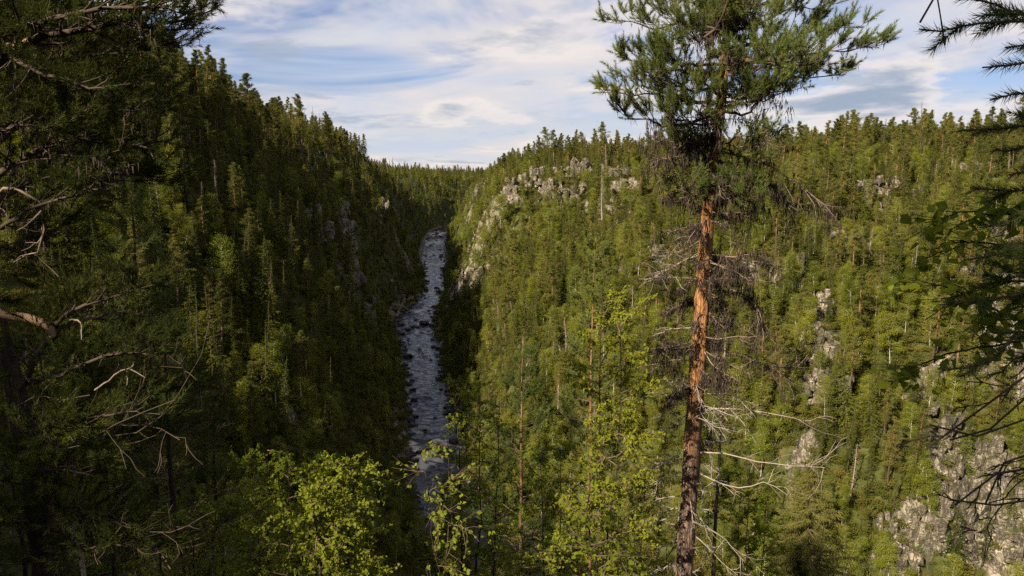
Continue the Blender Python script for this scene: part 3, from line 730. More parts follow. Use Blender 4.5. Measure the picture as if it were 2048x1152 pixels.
# ---- which trees show largest: paint outlines from far to near
order = sorted(range(len(trees)), key=lambda i: -trees[i][3])
SW, SH = 1024, 576; ids = np.full((SH, SW), -1, np.int32)
T_ = np.array([(t[2], t[3], t[4], t[5] * HT[t[0]]) for t in trees])
fr_ = np.linspace(.3, .985, 60)
vis = np.zeros(len(trees), bool)
for c0 in range(0, len(trees), 2000):
    q = T_[c0:c0 + 2000]; tz = q[:, 2] + q[:, 3] * .8
    lx, ly, lz = q[:, 0:1] * fr_, q[:, 1:2] * fr_, tz[:, None] * fr_
    vis[c0:c0 + 2000] = np.all((lz > H(lx, ly)) | (ly < 22), axis=1) & (q[:, 1] > 20)
for i in order:
    if not vis[i]: continue
    k, _, x, y, z, sc, _ = trees[i]; h = sc * HT[k]
    px, py, dep = project((x, y, z + h)); _, pb, _ = project((x, y, z)); px /= 2; py /= 2; pb /= 2
    w = CW[k] * sc * F / dep / 2 * .85
    y0, y1 = int(py), int(pb - (pb - py) * (.4 if k == 'pine' else .1))
    if y1 <= 0 or y0 >= SH or px < -20 or px > SW + 20: continue
    for yy in range(max(0, y0), min(SH, y1 + 1)):
        f = (yy - py) / max(1, y1 - y0); ww = w * (f if k == 'spruce' else min(1, f * 3)) + .3
        ids[yy, max(0, int(px - ww)):max(0, int(px + ww) + 1)] = i
u, cnt = np.unique(ids[ids >= 0], return_counts=True); shown = dict(zip(u.tolist(), cnt.tolist()))
CAP = {'spruce': 290, 'pine': 290, 'birch': 240, 'snag': 60}
chosen = set()
for k in KIND:
    c_ = sorted([i for i in shown if trees[i][0] == k and shown[i] >= 14], key=lambda i: -shown[i])[:CAP[k]]
    chosen.update(c_)
NAME = {'spruce': 'spruce_tree', 'pine': 'pine_tree', 'birch': 'birch_tree', 'snag': 'dead_tree'}
by_zone = {}
for i in chosen: by_zone.setdefault((trees[i][0], where_words(trees[i][2], trees[i][3])), []).append(i)
for (k, zone), lst in by_zone.items():
    lst.sort(key=lambda i: float(project((trees[i][2], trees[i][3], trees[i][4]))[0]))
    hs = np.array([trees[i][5] * HT[k] for i in lst]); lo_, hi_ = np.quantile(hs, .33), np.quantile(hs, .67)
    seen = {}
    look_n = {}
    looks = []
    for i, h in zip(lst, hs):
        look = {'spruce': ['short pointed', 'slim pointed', 'tall slender'], 'pine': ['short', 'straight', 'tall'], 'birch': ['small bushy', 'leafy green', 'tall leafy'], 'snag': ['short bare', 'bare grey', 'tall bare']}[k][0 if h < lo_ else (2 if h > hi_ else 1)]
        looks.append(look); look_n[look] = look_n.get(look, 0) + 1
    for i, look in zip(lst, looks):
        _, v, x, y, z, sc, rot = trees[i]
        r_ = empty(NAME[k], (x, y, z), rot, sc); r_.rotation_euler = (tilt(x, y), tilt(y, x), rot)
        link('trunk', PAIR[k, v][0], r_); link('crown', PAIR[k, v][1], r_)
        j = seen.get(look, 0); seen[look] = j + 1
        kw = {'spruce': 'spruce', 'pine': 'pine', 'birch': 'birch', 'snag': 'dead conifer'}[k]
        lab = '%s %s on the %s' % (look, kw, zone)
        if look_n[look] > 1: lab += ', %s counting rightward' % ordinal(j)
        tag(r_, lab, 'tree', '%s trees on the %s' % ({'snag': 'dead'}.get(k, k), zone))
rest = [t for i, t in enumerate(trees) if i not in chosen]  # also holds the unseen trees added for shade
scatter_object('forest', [t[2:5] for t in rest], [t[6] for t in rest], [t[5] for t in rest], [IDX[t[0], t[1]] for t in rest], src,
               'dense mixed forest of spruce, pine and birch covering the canyon walls', 'forest')
print('TREES', len(trees), 'chosen', len(chosen))

# outcrop and boulder labels
for rec, nm, cat, words_ in ((oc_rec, 'rock outcrop', 'rock', ('small cracked grey', 'blocky grey', 'large craggy grey')), (bl_rec, 'boulder', 'boulder', ('small wet dark', 'dark rounded', 'big dark'))):
    zones = {}
    for o, x, y, sc in rec:
        zn = where_words(x, y) if cat == 'rock' else ('far narrows of the river' if y > 330 else ('middle reach of the river' if y > 210 else ('reach above the rapid' if y > 158 else 'pool below the rapid')))
        zones.setdefault(zn, []).append((o, x, y, sc))
    for zn, lst in zones.items():
        lst.sort(key=lambda r: float(project(r[0].location)[0]))
        q = np.quantile([r[3] for r in lst], [.33, .67]); cnt_ = {}
        for o, x, y, sc in lst:
            wd = words_[0 if sc < q[0] else (2 if sc > q[1] else 1)]; j = cnt_.get(wd, 0); cnt_[wd] = j + 1
            tag(o, '%s %s %s the %s, %s counting rightward' % (wd, nm, 'on' if cat == 'rock' else 'in', zn, ordinal(j)), cat, ('rock outcrops on the ' if cat == 'rock' else 'boulders in the ') + zn)

# undergrowth over the slopes
pts = np.concatenate([jgrid(-40, 60, 7, 60, 1.3), jgrid(-110, 210, 60, 150, 1.05), jgrid(-110, 210, 150, 240, 1.4), jgrid(-120, 200, 240, 460, 1.9)])
pts = pts[np.abs(pts[:, 0] / pts[:, 1]) < .78]
dd_ = np.abs(DAT(pts[:, 0], pts[:, 1])); rr_ = ROCKAT(pts[:, 0], pts[:, 1])
keep = (dd_ > half_width(BAT(pts[:, 0], pts[:, 1])) + 1.2) & (rg.random(len(pts)) > rr_ * 1.0) & (rg.random(len(pts)) < .8)
pts = pts[keep]
scatter_object('undergrowth', np.stack([pts[:, 0], pts[:, 1], H(pts[:, 0], pts[:, 1]) - .1], -1), rg.uniform(0, 6.28, len(pts)), np.where(pts[:, 1] < 60, rg.uniform(.3, .8, len(pts)), rg.uniform(.5, 1.5, len(pts))), rg.integers(0, 4, len(pts)), shr,
               'low green shrubs and saplings between the trees', 'undergrowth')

# ------------------------------------------------------------------ trees close to the viewer
def lerp_path(pts, n, rg=None, wob=0.0):
    """a smooth path through way-points, with a little wander"""
    p = np.array([list(q) for q in pts], float); s = np.concatenate([[0], np.cumsum(np.linalg.norm(np.diff(p, axis=0), axis=1))])
    q = p
    if len(p) > 2:
        for _ in range(2):
            r_ = [q[0]]
            for a, b in zip(q[:-1], q[1:]): r_ += [a * .75 + b * .25, a * .25 + b * .75]
            r_.append(q[-1]); q = np.array(r_)
    s = np.concatenate([[0], np.cumsum(np.linalg.norm(np.diff(q, axis=0), axis=1))]); t = np.linspace(0, s[-1], n)
    o = np.stack([np.interp(t, s, q[:, i]) for i in range(3)], -1)
    if rg is not None and wob > 0:
        w = np.cumsum(rg.normal(size=(n, 3)), axis=0); w -= np.linspace(0, 1, n)[:, None] * w[-1]; o = o + w * wob * np.minimum(1, np.arange(n) / 2.0)[:, None]
    return o
def grow(rg, p, d, L, n, wander=.15, lift=0.0):
    pts = [np.asarray(p, float)]; d = unit(np.asarray(d, float)); st = L / (n - 1)
    for _ in range(n - 1):
        d = unit(d + rg.normal(size=3) * wander + np.array([0, 0, lift])); pts.append(pts[-1] + d * st)
    return np.array(pts)
def side_dir(rg, t, spread, flat=.5, up=.1):
    a = unit(np.cross(t, np.array([0, 0, 1.0]))) * rg.choice((-1, 1)); r_ = unit(rg.normal(size=3))
    return unit(t * math.cos(spread) + (a * flat + r_ * (1 - flat)) * math.sin(spread) + np.array([0, 0, up]))
def bough(rg, path, r0, wood, sh, nside=12, side_len=.6, ntwig=4, t0=.25, lift=.05, tip=True, k=5):
    """branch with side branches and twigs; shoots are collected as (base, axis, length)"""
    n = len(path); rad = np.linspace(r0, max(.004, r0 * .18), n); wood.tube(path, rad, k)
    for i in range(nside):
        t = t0 + (1 - t0) * (i + rg.random()) / nside; f = t * (n - 1); j = min(int(f), n - 2); c = path[j] + (path[j + 1] - path[j]) * (f - j); tg = unit(path[j + 1] - path[j])
        L = side_len * (1.15 - .65 * t) * rg.uniform(.6, 1.25)
        sp_ = grow(rg, c, side_dir(rg, tg, rg.uniform(.6, 1.1), .65, .12), L, 5, .16, lift); wood.tube(sp_, np.linspace(max(.004, r0 * .35 * (1 - t * .5)), .003, 5), 4)
        if sh is not None: sh.append((sp_[-1], sp_[-1] - sp_[-2], .14))
        for m_ in range(ntwig):
            u = rg.uniform(.3, 1); f2 = u * 4; j2 = min(int(f2), 3); c2 = sp_[j2] + (sp_[j2 + 1] - sp_[j2]) * (f2 - j2); tg2 = unit(sp_[j2 + 1] - sp_[j2])
            tw = grow(rg, c2, side_dir(rg, tg2, rg.uniform(.5, 1.0), .5, .25), L * rg.uniform(.22, .5), 3, .15, lift * 2); wood.tube(tw, [.004, .003, .002], 3)
            if sh is not None:
                sh.append((tw[-1], tw[-1] - tw[-2], .14)); sh.append((tw[1], tw[-1] - tw[1] + rg.normal(size=3) * .02, .10))
    if tip and sh is not None: sh.append((path[-1], path[-1] - path[-2], .12))
def needles(b, sh, rg, per=28, nl=.05, w=.0045, spread=.75):
    if not sh: return
    base = np.array([s_[0] for s_ in sh]); ax = unit(np.array([s_[1] for s_ in sh])); L = np.array([s_[2] for s_ in sh])
    n = len(base); tb = np.clip(rg.normal(size=n) * .2 + .45, 0, 1)
    base = np.repeat(base, per, 0); ax = np.repeat(ax, per, 0); L = np.repeat(L, per); tb = np.repeat(tb, per)
    u = rg.uniform(-.35, 1, n * per); rad = unit(np.cross(ax, rg.normal(size=ax.shape))); th = spread * (1.1 - .55 * np.clip(u, 0, 1)) * rg.uniform(.75, 1.2, n * per)
    d = ax * np.cos(th)[:, None] + rad * np.sin(th)[:, None]
    tri_sprays(b, base + ax * (u * L)[:, None], d, nl * rg.uniform(.75, 1.15, n * per), w, rg, np.clip(tb + .15 * u + rg.normal(size=n * per) * .08, 0, 1))
def strands(b, pts, rg, per=5, L=.25, w=.012):
    """hanging beard lichen"""
    p = np.repeat(np.asarray(pts), per, 0); n = len(p); p = p + rg.normal(size=p.shape) * .02
    tri_sprays(b, p, np.array([0, 0, -1.0]) + rg.normal(size=(n, 3)) * .22, L * rg.uniform(.3, 1.2, n), w * rg.uniform(.5, 1.3, n), rg, np.full(n, .5))
def shift(b, o):
    for v in b.v: v -= np.array(o)
    return b
def trunk_at(path, z):
    p = np.array([np.interp(z, path[:, 2], path[:, i]) for i in range(3)]); return p
def dead_branch(rg, start, d, L, r0, base, root, lich=0.0, ntw=7, way=None, mat='dead_wood'):
    w = MB(); path = grow(rg, start, d, L, 7, .16, -.02) if way is None else lerp_path(way, 9, rg, .012)
    n = len(path); w.tube(path, np.linspace(r0, .004, n), 5); tips = list(path[1:])
    for m_ in range(ntw):
        f = rg.uniform(.2, 1) * (n - 1); j = min(int(f), n - 2); c = path[j] + (path[j + 1] - path[j]) * (f - j)
        tw = grow(rg, c, side_dir(rg, unit(path[j + 1] - path[j]), rg.uniform(.5, 1.2), .3, -.05), L * rg.uniform(.12, .4), 4, .25, -.02); w.tube(tw, np.linspace(r0 * .35 + .001, .0025, 4), 3); tips += list(tw)
        for q in range(2):
            t2 = grow(rg, tw[rg.integers(1, 4)], side_dir(rg, unit(tw[-1] - tw[0]), .8, .2, -.05), L * rg.uniform(.05, .15), 3, .2); w.tube(t2, [.004, .003, .002], 3); tips.append(t2[-1])
    o = shift(w, base).build('dead_branch', mat, root, True)
    if lich > 0:
        l = MB(); sel = [t for t in tips if rg.random() < .9]; 
        if sel: strands(l, sel, rg, int(3 + 5 * lich), .05 + .13 * lich, .014); shift(l, base).build('hanging_lichen', 'lichen', o, kind='stuff')
    return o

# ---- the tall pine
rg = np.random.default_rng(900)
Y0 = 11.0
tp = [P(1368, 1152, Y0), P(1378, 1000, Y0), P(1384, 900, Y0), P(1391, 800, Y0), P(1401, 650, Y0), P(1410, 500, Y0), P(1417, 400, Y0), P(1432, 280, Y0), P(1446, 180, Y0), P(1453, 80, Y0), P(1458, 0, Y0)]
bx_, by_ = tp[0].x - .12, Y0
base = Vector((bx_, by_, float(H(bx_, by_)) - .1))
top = tp[-1] + Vector((.25, .1, 4.6))
path = lerp_path([base, *tp, tp[-1] + Vector((.1, 0, 2.0)), top], 60)
bark('tall_pine_bark', (.15, .08, .045), (.46, .22, .085), tp[1].z - base.z - .4, tp[3].z - base.z + .6, grey=(.19, .155, .14), sc=8)
root = tag(empty('tall_pine', base), 'tall old pine with orange upper bark and bare grey lower branches', 'tree')
zr = np.array([base.z, base.z + 1, tp[0].z, tp[3].z, tp[5].z, tp[6].z, tp[8].z, tp[10].z, top.z]); rr = np.array([.22, .17, .14, .125, .103, .082, .066, .052, .016])
b = MB(); rad = np.interp(path[:, 2], zr, rr) * (1 + .05 * np.sin(np.arange(60) * 1.7)); b.tube(path, rad, 20)
v = b.v[0]; ax_ = np.repeat(path, 20, 0); dv = v - ax_
b.v[0] = ax_ + dv * (1 + .16 * fbm(np.arctan2(dv[:, 1], dv[:, 0]) * 2.2 + 9, v[:, 2] * 1.6, .9, 3, 4))[:, None]
shift(b, base).build('trunk', 'tall_pine_bark', root, True)
def live(root, base, rg, way, r0, nside, side_len, per=28, ntwig=4, t0=.25, n=12, nl=.05, w=.0045, wob=.02, mat='branch_bark', nmat='near_pine_needles', lift=.05, lich=0):
    wd, sh = MB(), []; p_ = lerp_path(way, n, rg, wob)
    bough(rg, p_, r0, wd, sh, nside, side_len, ntwig, t0, lift)
    o = shift(wd, base).build('branch', mat, root, True)
    nb = MB(); needles(nb, sh, rg, per, nl, w); shift(nb, base).build('needles', nmat, o, kind='stuff')
    if lich:
        l = MB(); strands(l, list(p_[2:]) + [s_[0] for s_ in sh if rg.random() < .5 * lich], rg, 4, .10, .012); shift(l, base).build('hanging_lichen', 'lichen', o, kind='stuff')
    return o
def tpx(py): return Vector(trunk_at(path, P(1440, py, Y0).z))
# (start height in the picture, end pixel, end depth offset, sag)
for py, ex, ey, dy, wx, wy in [(120, 1738, 95, -.5, 1600, 105), (95, 1705, 55, -.2, 1590, 75), (60, 1640, 20, .5, 1550, 20), (150, 1640, 120, -1.2, 1560, 140), (185, 1580, 165, -.9, 1510, 185), (30, 1600, -30, -.6, 1530, -10),
                               (225, 1530, 190, .7, 1490, 215), (110, 1560, 130, -1.6, 1510, 130),
                               (205, 1205, 185, -.3, 1310, 205), (230, 1240, 215, .3, 1330, 235), (190, 1290, 150, -1.0, 1370, 180), (150, 1250, 112, .4, 1340, 140), (130, 1330, 100, -1.2, 1390, 125), (60, 1245, 42, -.2, 1340, 45),
                               (30, 1300, -10, .6, 1370, 10), (80, 1380, 60, -1.5, 1420, 80), (240, 1400, 200, -1.2, 1420, 230), (170, 1480, 130, 1.6, 1465, 160), (90, 1420, 40, 1.5, 1440, 70), (10, 1700, -40, .3, 1580, -10), (250, 1330, 235, -.9, 1380, 255), (0, 1230, -40, .2, 1340, -15), (140, 1680, 150, .6, 1560, 160)]:
    st = tpx(py); way = [st, P(wx, wy, Y0 + dy * .5), P(ex, ey, Y0 + dy)]
    Lb = (way[-1] - way[0]).length
    live(root, base, rg, way, .028, int(5 + 5.5 * Lb), .58, 58, 3, .42, nl=.068, w=.0068, lift=.13, wob=.04, lich=.3)
for kk in range(32):
    st = tpx(rg.uniform(-20, 250) if kk < 22 else rg.uniform(250, 400)); a = rg.uniform(3.4, 6.0); L = rg.uniform(.45, 1.1)
    live(root, base, rg, [st, st + Vector((math.cos(a) * L * .5, math.sin(a) * L * .5, -.05)), st + Vector((math.cos(a) * L, math.sin(a) * L, .12))], .018, 6, .4, 40, 3, .35, nl=.06, w=.0065, lift=.12, wob=.03, lich=.4)
for kk in range(26):                                       # the rest of the crown, above the picture
    z = tp[-1].z + .2 + 4.2 * (kk / 26.); st = Vector(trunk_at(path, z)); a = kk * 2.4; L = 1.9 * (1 - .62 * kk / 26.) * rg.uniform(.7, 1.1)
    live(root, base, rg, [st, st + Vector((math.cos(a) * L * .5, math.sin(a) * L * .5, .1)), st + Vector((math.cos(a) * L, math.sin(a) * L, .35))], .028, int(4 + 4 * L), .55, 18, 3)
# dead branches, with way-points where the photograph shows a clear line
for way, r0, lich in [([(1440, 300), (1540, 335), (1600, 370), (1650, 415)], .028, 1.0), ([(1435, 340), (1520, 350), (1570, 390)], .022, 1.0), ([(1430, 350), (1490, 370), (1560, 400), (1620, 410)], .02, 1.0), ([(1425, 285), (1350, 290), (1300, 270)], .016, 1.0),
                      ([(1430, 320), (1370, 310), (1310, 322)], .02, 1.0), ([(1425, 345), (1370, 345), (1330, 360)], .015, .5), ([(1415, 505), (1460, 520), (1530, 525)], .018, .6), ([(1412, 540), (1460, 575), (1500, 590), (1525, 645)], .022, 1.0),
                      ([(1405, 505), (1345, 535), (1310, 555), (1278, 558)], .014, .1), ([(1400, 560), (1340, 555), (1310, 560)], .012, .3), ([(1392, 655), (1350, 655), (1305, 672)], .013, .1), ([(1390, 700), (1350, 690), (1300, 708)], .014, .6),
                      ([(1400, 670), (1440, 700), (1500, 715), (1570, 750)], .018, .7), ([(1395, 690), (1430, 730), (1475, 760)], .016, 1.0), ([(1386, 770), (1345, 775), (1292, 778)], .012, 0), ([(1380, 805), (1345, 810), (1310, 840)], .011, 0),
                      ([(1395, 825), (1440, 815), (1540, 825), (1610, 843)], .022, .2), ([(1392, 905), (1450, 905), (1520, 925), (1650, 935)], .020, .1), ([(1390, 940), (1440, 965), (1480, 980), (1535, 960), (1575, 990)], .022, 0),
                      ([(1380, 1010), (1415, 1050), (1450, 1075), (1490, 1125)], .022, 0), ([(1375, 930), (1330, 925), (1285, 940)], .010, 0), ([(1370, 950), (1330, 955), (1300, 970)], .010, 0), ([(1368, 990), (1320, 995), (1280, 1012)], .011, 0),
                      ([(1362, 1075), (1330, 1090), (1318, 1098)], .010, 0), ([(1355, 1130), (1320, 1132), (1300, 1150)], .010, 0), ([(1385, 1060), (1430, 1110), (1475, 1150)], .016, 0), ([(1390, 870), (1420, 885), (1440, 880)], .010, .2)]:
    y0_ = Y0 + rg.uniform(-.1, .1); dy = rg.uniform(-.7, .5)
    w_ = [P(px, py, y0_ + dy * i / (len(way) - 1)) for i, (px, py) in enumerate(way)]; w_[0] = tpx(way[0][1])
    dead_branch(rg, None, None, (w_[-1] - w_[0]).length, r0 * .75, base, root, lich, 12 if lich > .5 else 9, w_, mat='dry_twigs' if lich > .5 else 'dead_wood')
for kk in range(140):
    py = rg.uniform(440, 1150) if kk < 76 else rg.uniform(-20, 430); st = tpx(py); a = rg.uniform(0, 6.28); up_ = py < 760
    dead_branch(rg, st, (math.cos(a), math.sin(a) * .8 - .25, rg.uniform(-.45, .1)), rg.uniform(.25, .95), .008, base, root, (rg.uniform(.05, .8) if up_ else 0), 9, mat='dry_twigs' if up_ else 'dead_wood')

# ---- other pines near the viewer
def near_pine(name, label, toppx, Y, rad, crown, seed, nb=46, per=16, lean=0.0, r0=.10, bk='forest_pine_bark', group=None, side=.42, w=.008, basez=None, nmat='near_pine_needles'):
    rg = np.random.default_rng(seed); tp_ = P(toppx[0], toppx[1], Y); bx, by = tp_.x + lean, Y
    base = Vector((bx, by, float(H(bx, by)) - .2 if basez is None else basez)); hh = tp_.z - base.z
    root = tag(empty(name, base), label, 'tree', group)
    path = lerp_path([base, base.lerp(tp_, .35) + Vector((.08, 0, 0)), base.lerp(tp_, .7) - Vector((.05, 0, 0)), tp_], 24, rg, .01)
    b = MB(); b.tube(path, np.interp(np.linspace(0, 1, 24), [0, .1, 1], [r0 * 1.25, r0, .012]), 9); shift(b, base).build('trunk', bk, root, True)
    wd, sh = MB(), []; z0 = base.z + hh * crown
    for k in range(nb):
        t = (k + rg.random()) / nb; z = z0 + (tp_.z - z0) * t; st = Vector(trunk_at(path, z)); a = rg.uniform(0, 6.28)
        L = rad * ((1 - t) ** .7 * .85 + .12) * rg.uniform(.6, 1.2)
        e = st + Vector((math.cos(a) * L, math.sin(a) * L, L * (.1 + .5 * t)))
        bough(rg, lerp_path([st, st.lerp(e, .5) - Vector((0, 0, .05 * L)), e], 6, rg, .01), .02 * (1.1 - t), wd, sh, int(3 + 5 * L), side * (.6 + .4 * L / rad), 3, .2, .06, k=4)
    cr = shift(wd, base).build('branches', 'branch_bark', root, True, kind='stuff')
    nb_ = MB(); needles(nb_, sh, rg, per, .055, w, .9); shift(nb_, base).build('crown', nmat, root, kind='stuff')
    for k in range(14):
        z = base.z + hh * crown * rg.uniform(.3, 1.05); a = rg.uniform(0, 6.28)
        dead_branch(rg, trunk_at(path, z), (math.cos(a), math.sin(a), -.1), rg.uniform(.25, .9), .010, base, root, 0, 5)
    return root
near_pine('young_pine', 'slender pine with thin orange trunk standing behind the leafy birch', (1192, 475), 19, 1.15, .60, 31, 46, 34, lean=-.05, r0=.085, w=.011)
near_pine('young_pine', 'short pine with pale dead twigs beside the river bend', (1045, 715), 15, 1.25, .55, 32, 46, 30, lean=-.1, r0=.075, w=.010)
near_pine('young_pine', 'broad young pine catching the sun among dark branches', (262, 395), 11.5, 1.15, .30, 33, 60, 26, r0=.07, bk='dark_bark')  # dark bark on these shaded pines puts shade into the colour
near_pine('young_pine', 'low bushy pine under the gnarled pine boughs', (330, 690), 8.5, 1.0, .25, 34, 44, 20, r0=.06, w=.006, bk='dark_bark', nmat='shaded_pine_needles')
near_pine('young_pine', 'dark shaded pine beside the leafy birches below the boughs', (425, 790), 12, .9, .25, 36, 44, 16, r0=.06, w=.006, bk='dark_bark', nmat='shaded_pine_needles')
near_pine('young_pine', 'shaded pine low beside the gnarled trunk at the picture corner', (15, 800), 10.5, 1.1, .2, 37, 46, 22, r0=.06, w=.007, bk='dark_bark', nmat='shaded_pine_needles')
near_pine('young_pine', 'shaded pine half hidden behind bare twigs of the gnarled pine', (205, 880), 10, 1.0, .2, 38, 44, 22, r0=.06, w=.007, bk='dark_bark', nmat='shaded_pine_needles')
near_pine('old_pine_stem', 'thin dark lichen-hung conifer stem behind the tall orange pine', (1455, 690), 14, .5, .8, 35, 12, 8, lean=-.25, r0=.085, bk='dark_bark')

# ---- the gnarled pine
rg = np.random.default_rng(901)
KS = 1.25; Y1 = 5.2 * KS
tp1 = [P(95, 1152, Y1), P(72, 1000, Y1), P(58, 900, Y1), P(35, 800, Y1 + .06), P(8, 700, Y1 + .1), P(-15, 600, Y1 + .1), P(-45, 450, Y1 + .15), P(-60, 250, Y1 + .15), P(-70, 50, Y1 + .1), P(-90, -200, Y1), P(-70, -500, Y1)]
bx_, by_ = tp1[0].x + .1, Y1
base1 = Vector((bx_, by_, float(H(bx_, by_)) - .15))
path = lerp_path([base1, *tp1], 60, rg, .006)
root1 = tag(empty('gnarled_pine', base1), 'dark gnarled pine with crooked limbs reaching over the canyon edge', 'tree')
b = MB(); b.tube(path, np.interp(path[:, 2], [base1.z, base1.z + .5, tp1[1].z, tp1[4].z, tp1[7].z, tp1[10].z], [.19, .135, .095, .08, .07, .045]) * (1 + .07 * np.sin(np.arange(60) * 1.3)), 16)
v = b.v[0]; ax_ = np.repeat(path, 16, 0); dv = v - ax_
b.v[0] = ax_ + dv * (1 + .25 * fbm(np.arctan2(dv[:, 1], dv[:, 0]) * 2.2 + 9, v[:, 2] * 2.5, .9, 3, 6))[:, None]
shift(b, base1).build('trunk', 'dark_bark', root1, True)
def W3(way): return [P(px, py, y * KS) for px, py, y in way]
for way, r0, ns, sl in [([(-70, 160, 5.3), (60, 80, 5.0), (200, 55, 4.8), (300, 50, 4.7), (372, 40, 4.6)], .05, 26, .62), ([(-65, 230, 5.3), (80, 140, 5.6), (230, 105, 5.9), (345, 85, 6.0)], .04, 24, .6), ([(-75, 60, 5.3), (100, 25, 4.6), (240, 5, 4.4), (330, 15, 4.3)], .04, 22, .55),
                        ([(-75, 0, 5.3), (80, -40, 5.8), (250, -30, 6.0), (380, -20, 6.0)], .04, 20, .6), ([(-70, 60, 5.3), (0, 120, 4.8), (120, 165, 4.6), (210, 175, 4.5)], .03, 16, .5),
                        ([(-55, 330, 5.3), (70, 215, 5.4), (200, 205, 5.6), (310, 215, 5.7)], .035, 22, .55), ([(-50, 400, 5.3), (60, 285, 5.1), (190, 280, 5.0), (310, 300, 5.0)], .035, 22, .55), ([(-45, 430, 5.3), (60, 350, 5.5), (190, 345, 5.8), (320, 355, 6.0)], .03, 20, .5),
                        ([(-40, 470, 5.3), (60, 420, 4.8), (150, 390, 4.7), (220, 380, 4.7)], .025, 14, .45), ([(-60, 300, 5.3), (20, 240, 4.7), (110, 250, 4.5)], .025, 14, .45), ([(-40, 520, 5.3), (30, 480, 5.5), (100, 470, 5.8)], .02, 10, .4),
                        ([(30, 800, 5.25), (62, 735, 5.1), (102, 668, 5.0), (140, 620, 5.0), (220, 595, 5.05), (312, 570, 5.1)], .034, 20, .42), ([(105, 668, 5.0), (130, 640, 5.2), (230, 630, 5.6), (320, 640, 5.8)], .02, 14, .42),
                        ([(30, 780, 5.25), (120, 745, 5.0), (250, 712, 4.9), (330, 700, 4.85)], .028, 18, .45), ([(45, 830, 5.25), (170, 790, 5.5), (290, 775, 5.8), (390, 770, 6.0)], .028, 20, .5), ([(50, 870, 5.2), (150, 835, 4.9), (290, 830, 4.8)], .022, 14, .42),
                        ([(60, 940, 5.2), (180, 890, 5.4), (320, 880, 5.7)], .022, 14, .42), ([(20, 720, 5.25), (60, 700, 5.7), (140, 720, 6.0), (200, 760, 6.2)], .02, 12, .4), ([(70, 1000, 5.2), (130, 1010, 4.9), (240, 1040, 4.8)], .018, 14, .42), ([(80, 1060, 5.2), (30, 1040, 4.8), (-40, 1050, 4.7)], .018, 12, .42), ([(55, 900, 5.2), (30, 930, 4.7), (-20, 960, 4.6)], .018, 12, .42), ([(88, 1100, 5.2), (170, 1090, 4.8), (290, 1110, 4.7)], .018, 14, .42), ([(62, 960, 5.2), (100, 930, 4.8), (180, 950, 4.6)], .016, 12, .4), ([(45, 850, 5.2), (60, 860, 4.7), (110, 880, 4.5)], .014, 10, .35)]:
    live(root1, base1, rg, W3(way), r0 * 1.1, int(ns * 1.1), sl * 1.2, 46, 4, .2, 14, .06, .006, .02, lich=.15, mat='dark_twigs', nmat='shaded_pine_needles')
for kk in range(34):
    st = Vector(trunk_at(path, rg.uniform(.2, tp1[10].z))); a = rg.uniform(1.2, 5.2); L = rg.uniform(.8, 1.7)
    live(root1, base1, rg, [st, st + Vector((math.cos(a) * L * .5, math.sin(a) * L * .5, .1)), st + Vector((math.cos(a) * L, math.sin(a) * L, .3))], .03, 14, .6, 36, 3, w=.006, nmat='shaded_pine_needles')
tl = MB(); tl.tube(lerp_path(W3([(104, 672, 5.0), (100, 652, 4.98), (88, 642, 4.97), (45, 634, 4.95), (0, 626, 4.9), (-70, 600, 4.9)]), 22, rg, .004), np.linspace(.036, .043, 22), 8)
shift(tl, base1).build('crooked_limb', 'tan_bark', root1, True)
tl = MB(); tl.tube(lerp_path(W3([(-70, 110, 5.3), (-10, 98, 4.9), (35, 90, 4.8), (60, 80, 4.75)]), 12, rg, .004), np.linspace(.04, .022, 12), 8)
shift(tl, base1).build('crooked_limb', 'tan_bark', root1, True)
for i_, (way, r0, lich, nt) in enumerate([([(-40, 440, 5.3), (0, 385, 5.0), (30, 365, 4.9), (45, 392, 4.85), (100, 400, 4.85), (98, 450, 4.85), (75, 500, 4.85), (85, 540, 4.85), (118, 553, 4.85)], .022, .1, 6), ([(62, 930, 5.2), (150, 872, 4.9), (260, 885, 4.8), (330, 835, 4.75), (388, 735, 4.7)], .014, 0, 9),
                          ([(60, 850, 5.2), (200, 860, 5.0), (300, 845, 4.8), (360, 880, 4.7)], .012, 0, 14), 
                          ([(80, 1000, 5.2), (220, 1040, 4.8), (330, 1070, 4.6), (380, 1050, 4.5)], .012, 0, 18), ([(90, 1120, 5.2), (160, 1140, 4.9), (200, 1120, 4.7), (245, 1050, 4.6)], .010, 0, 5), ([(140, 640, 5.0), (160, 640, 4.9), (163, 680, 4.85)], .011, 0, 1),
                          ([(45, 840, 5.2), (55, 790, 4.9), (100, 800, 4.8), (180, 790, 4.7)], .012, 0, 8), ([(190, 780, 4.9), (240, 745, 4.8), (248, 725, 4.8), (290, 755, 4.8)], .010, 0, 5), ([(85, 1050, 5.2), (30, 1075, 5.0), (-20, 1080, 4.9)], .02, 0, 3), ([(-40, 500, 5.3), (10, 390, 5.0), (50, 350, 4.7)], .016, 0, 4),
                          ([(50, 880, 5.2), (120, 920, 4.8), (260, 840, 4.6), (350, 800, 4.6)], .010, 0, 12), ([(20, 330, 5.2), (120, 300, 4.9), (180, 320, 4.7), (240, 300, 4.6)], .012, .2, 9), ([(30, 250, 5.2), (140, 330, 4.9), (250, 345, 4.7)], .012, .2, 9)]):
    w_ = W3(way); dead_branch(rg, None, None, (w_[-1] - w_[0]).length * .7, r0 * (.9 if i_ in (0, 5, 7) else .5), base1, root1, lich, int(nt * .7), w_, mat='dry_twigs' if i_ in (0, 5, 7) else 'dark_twigs')
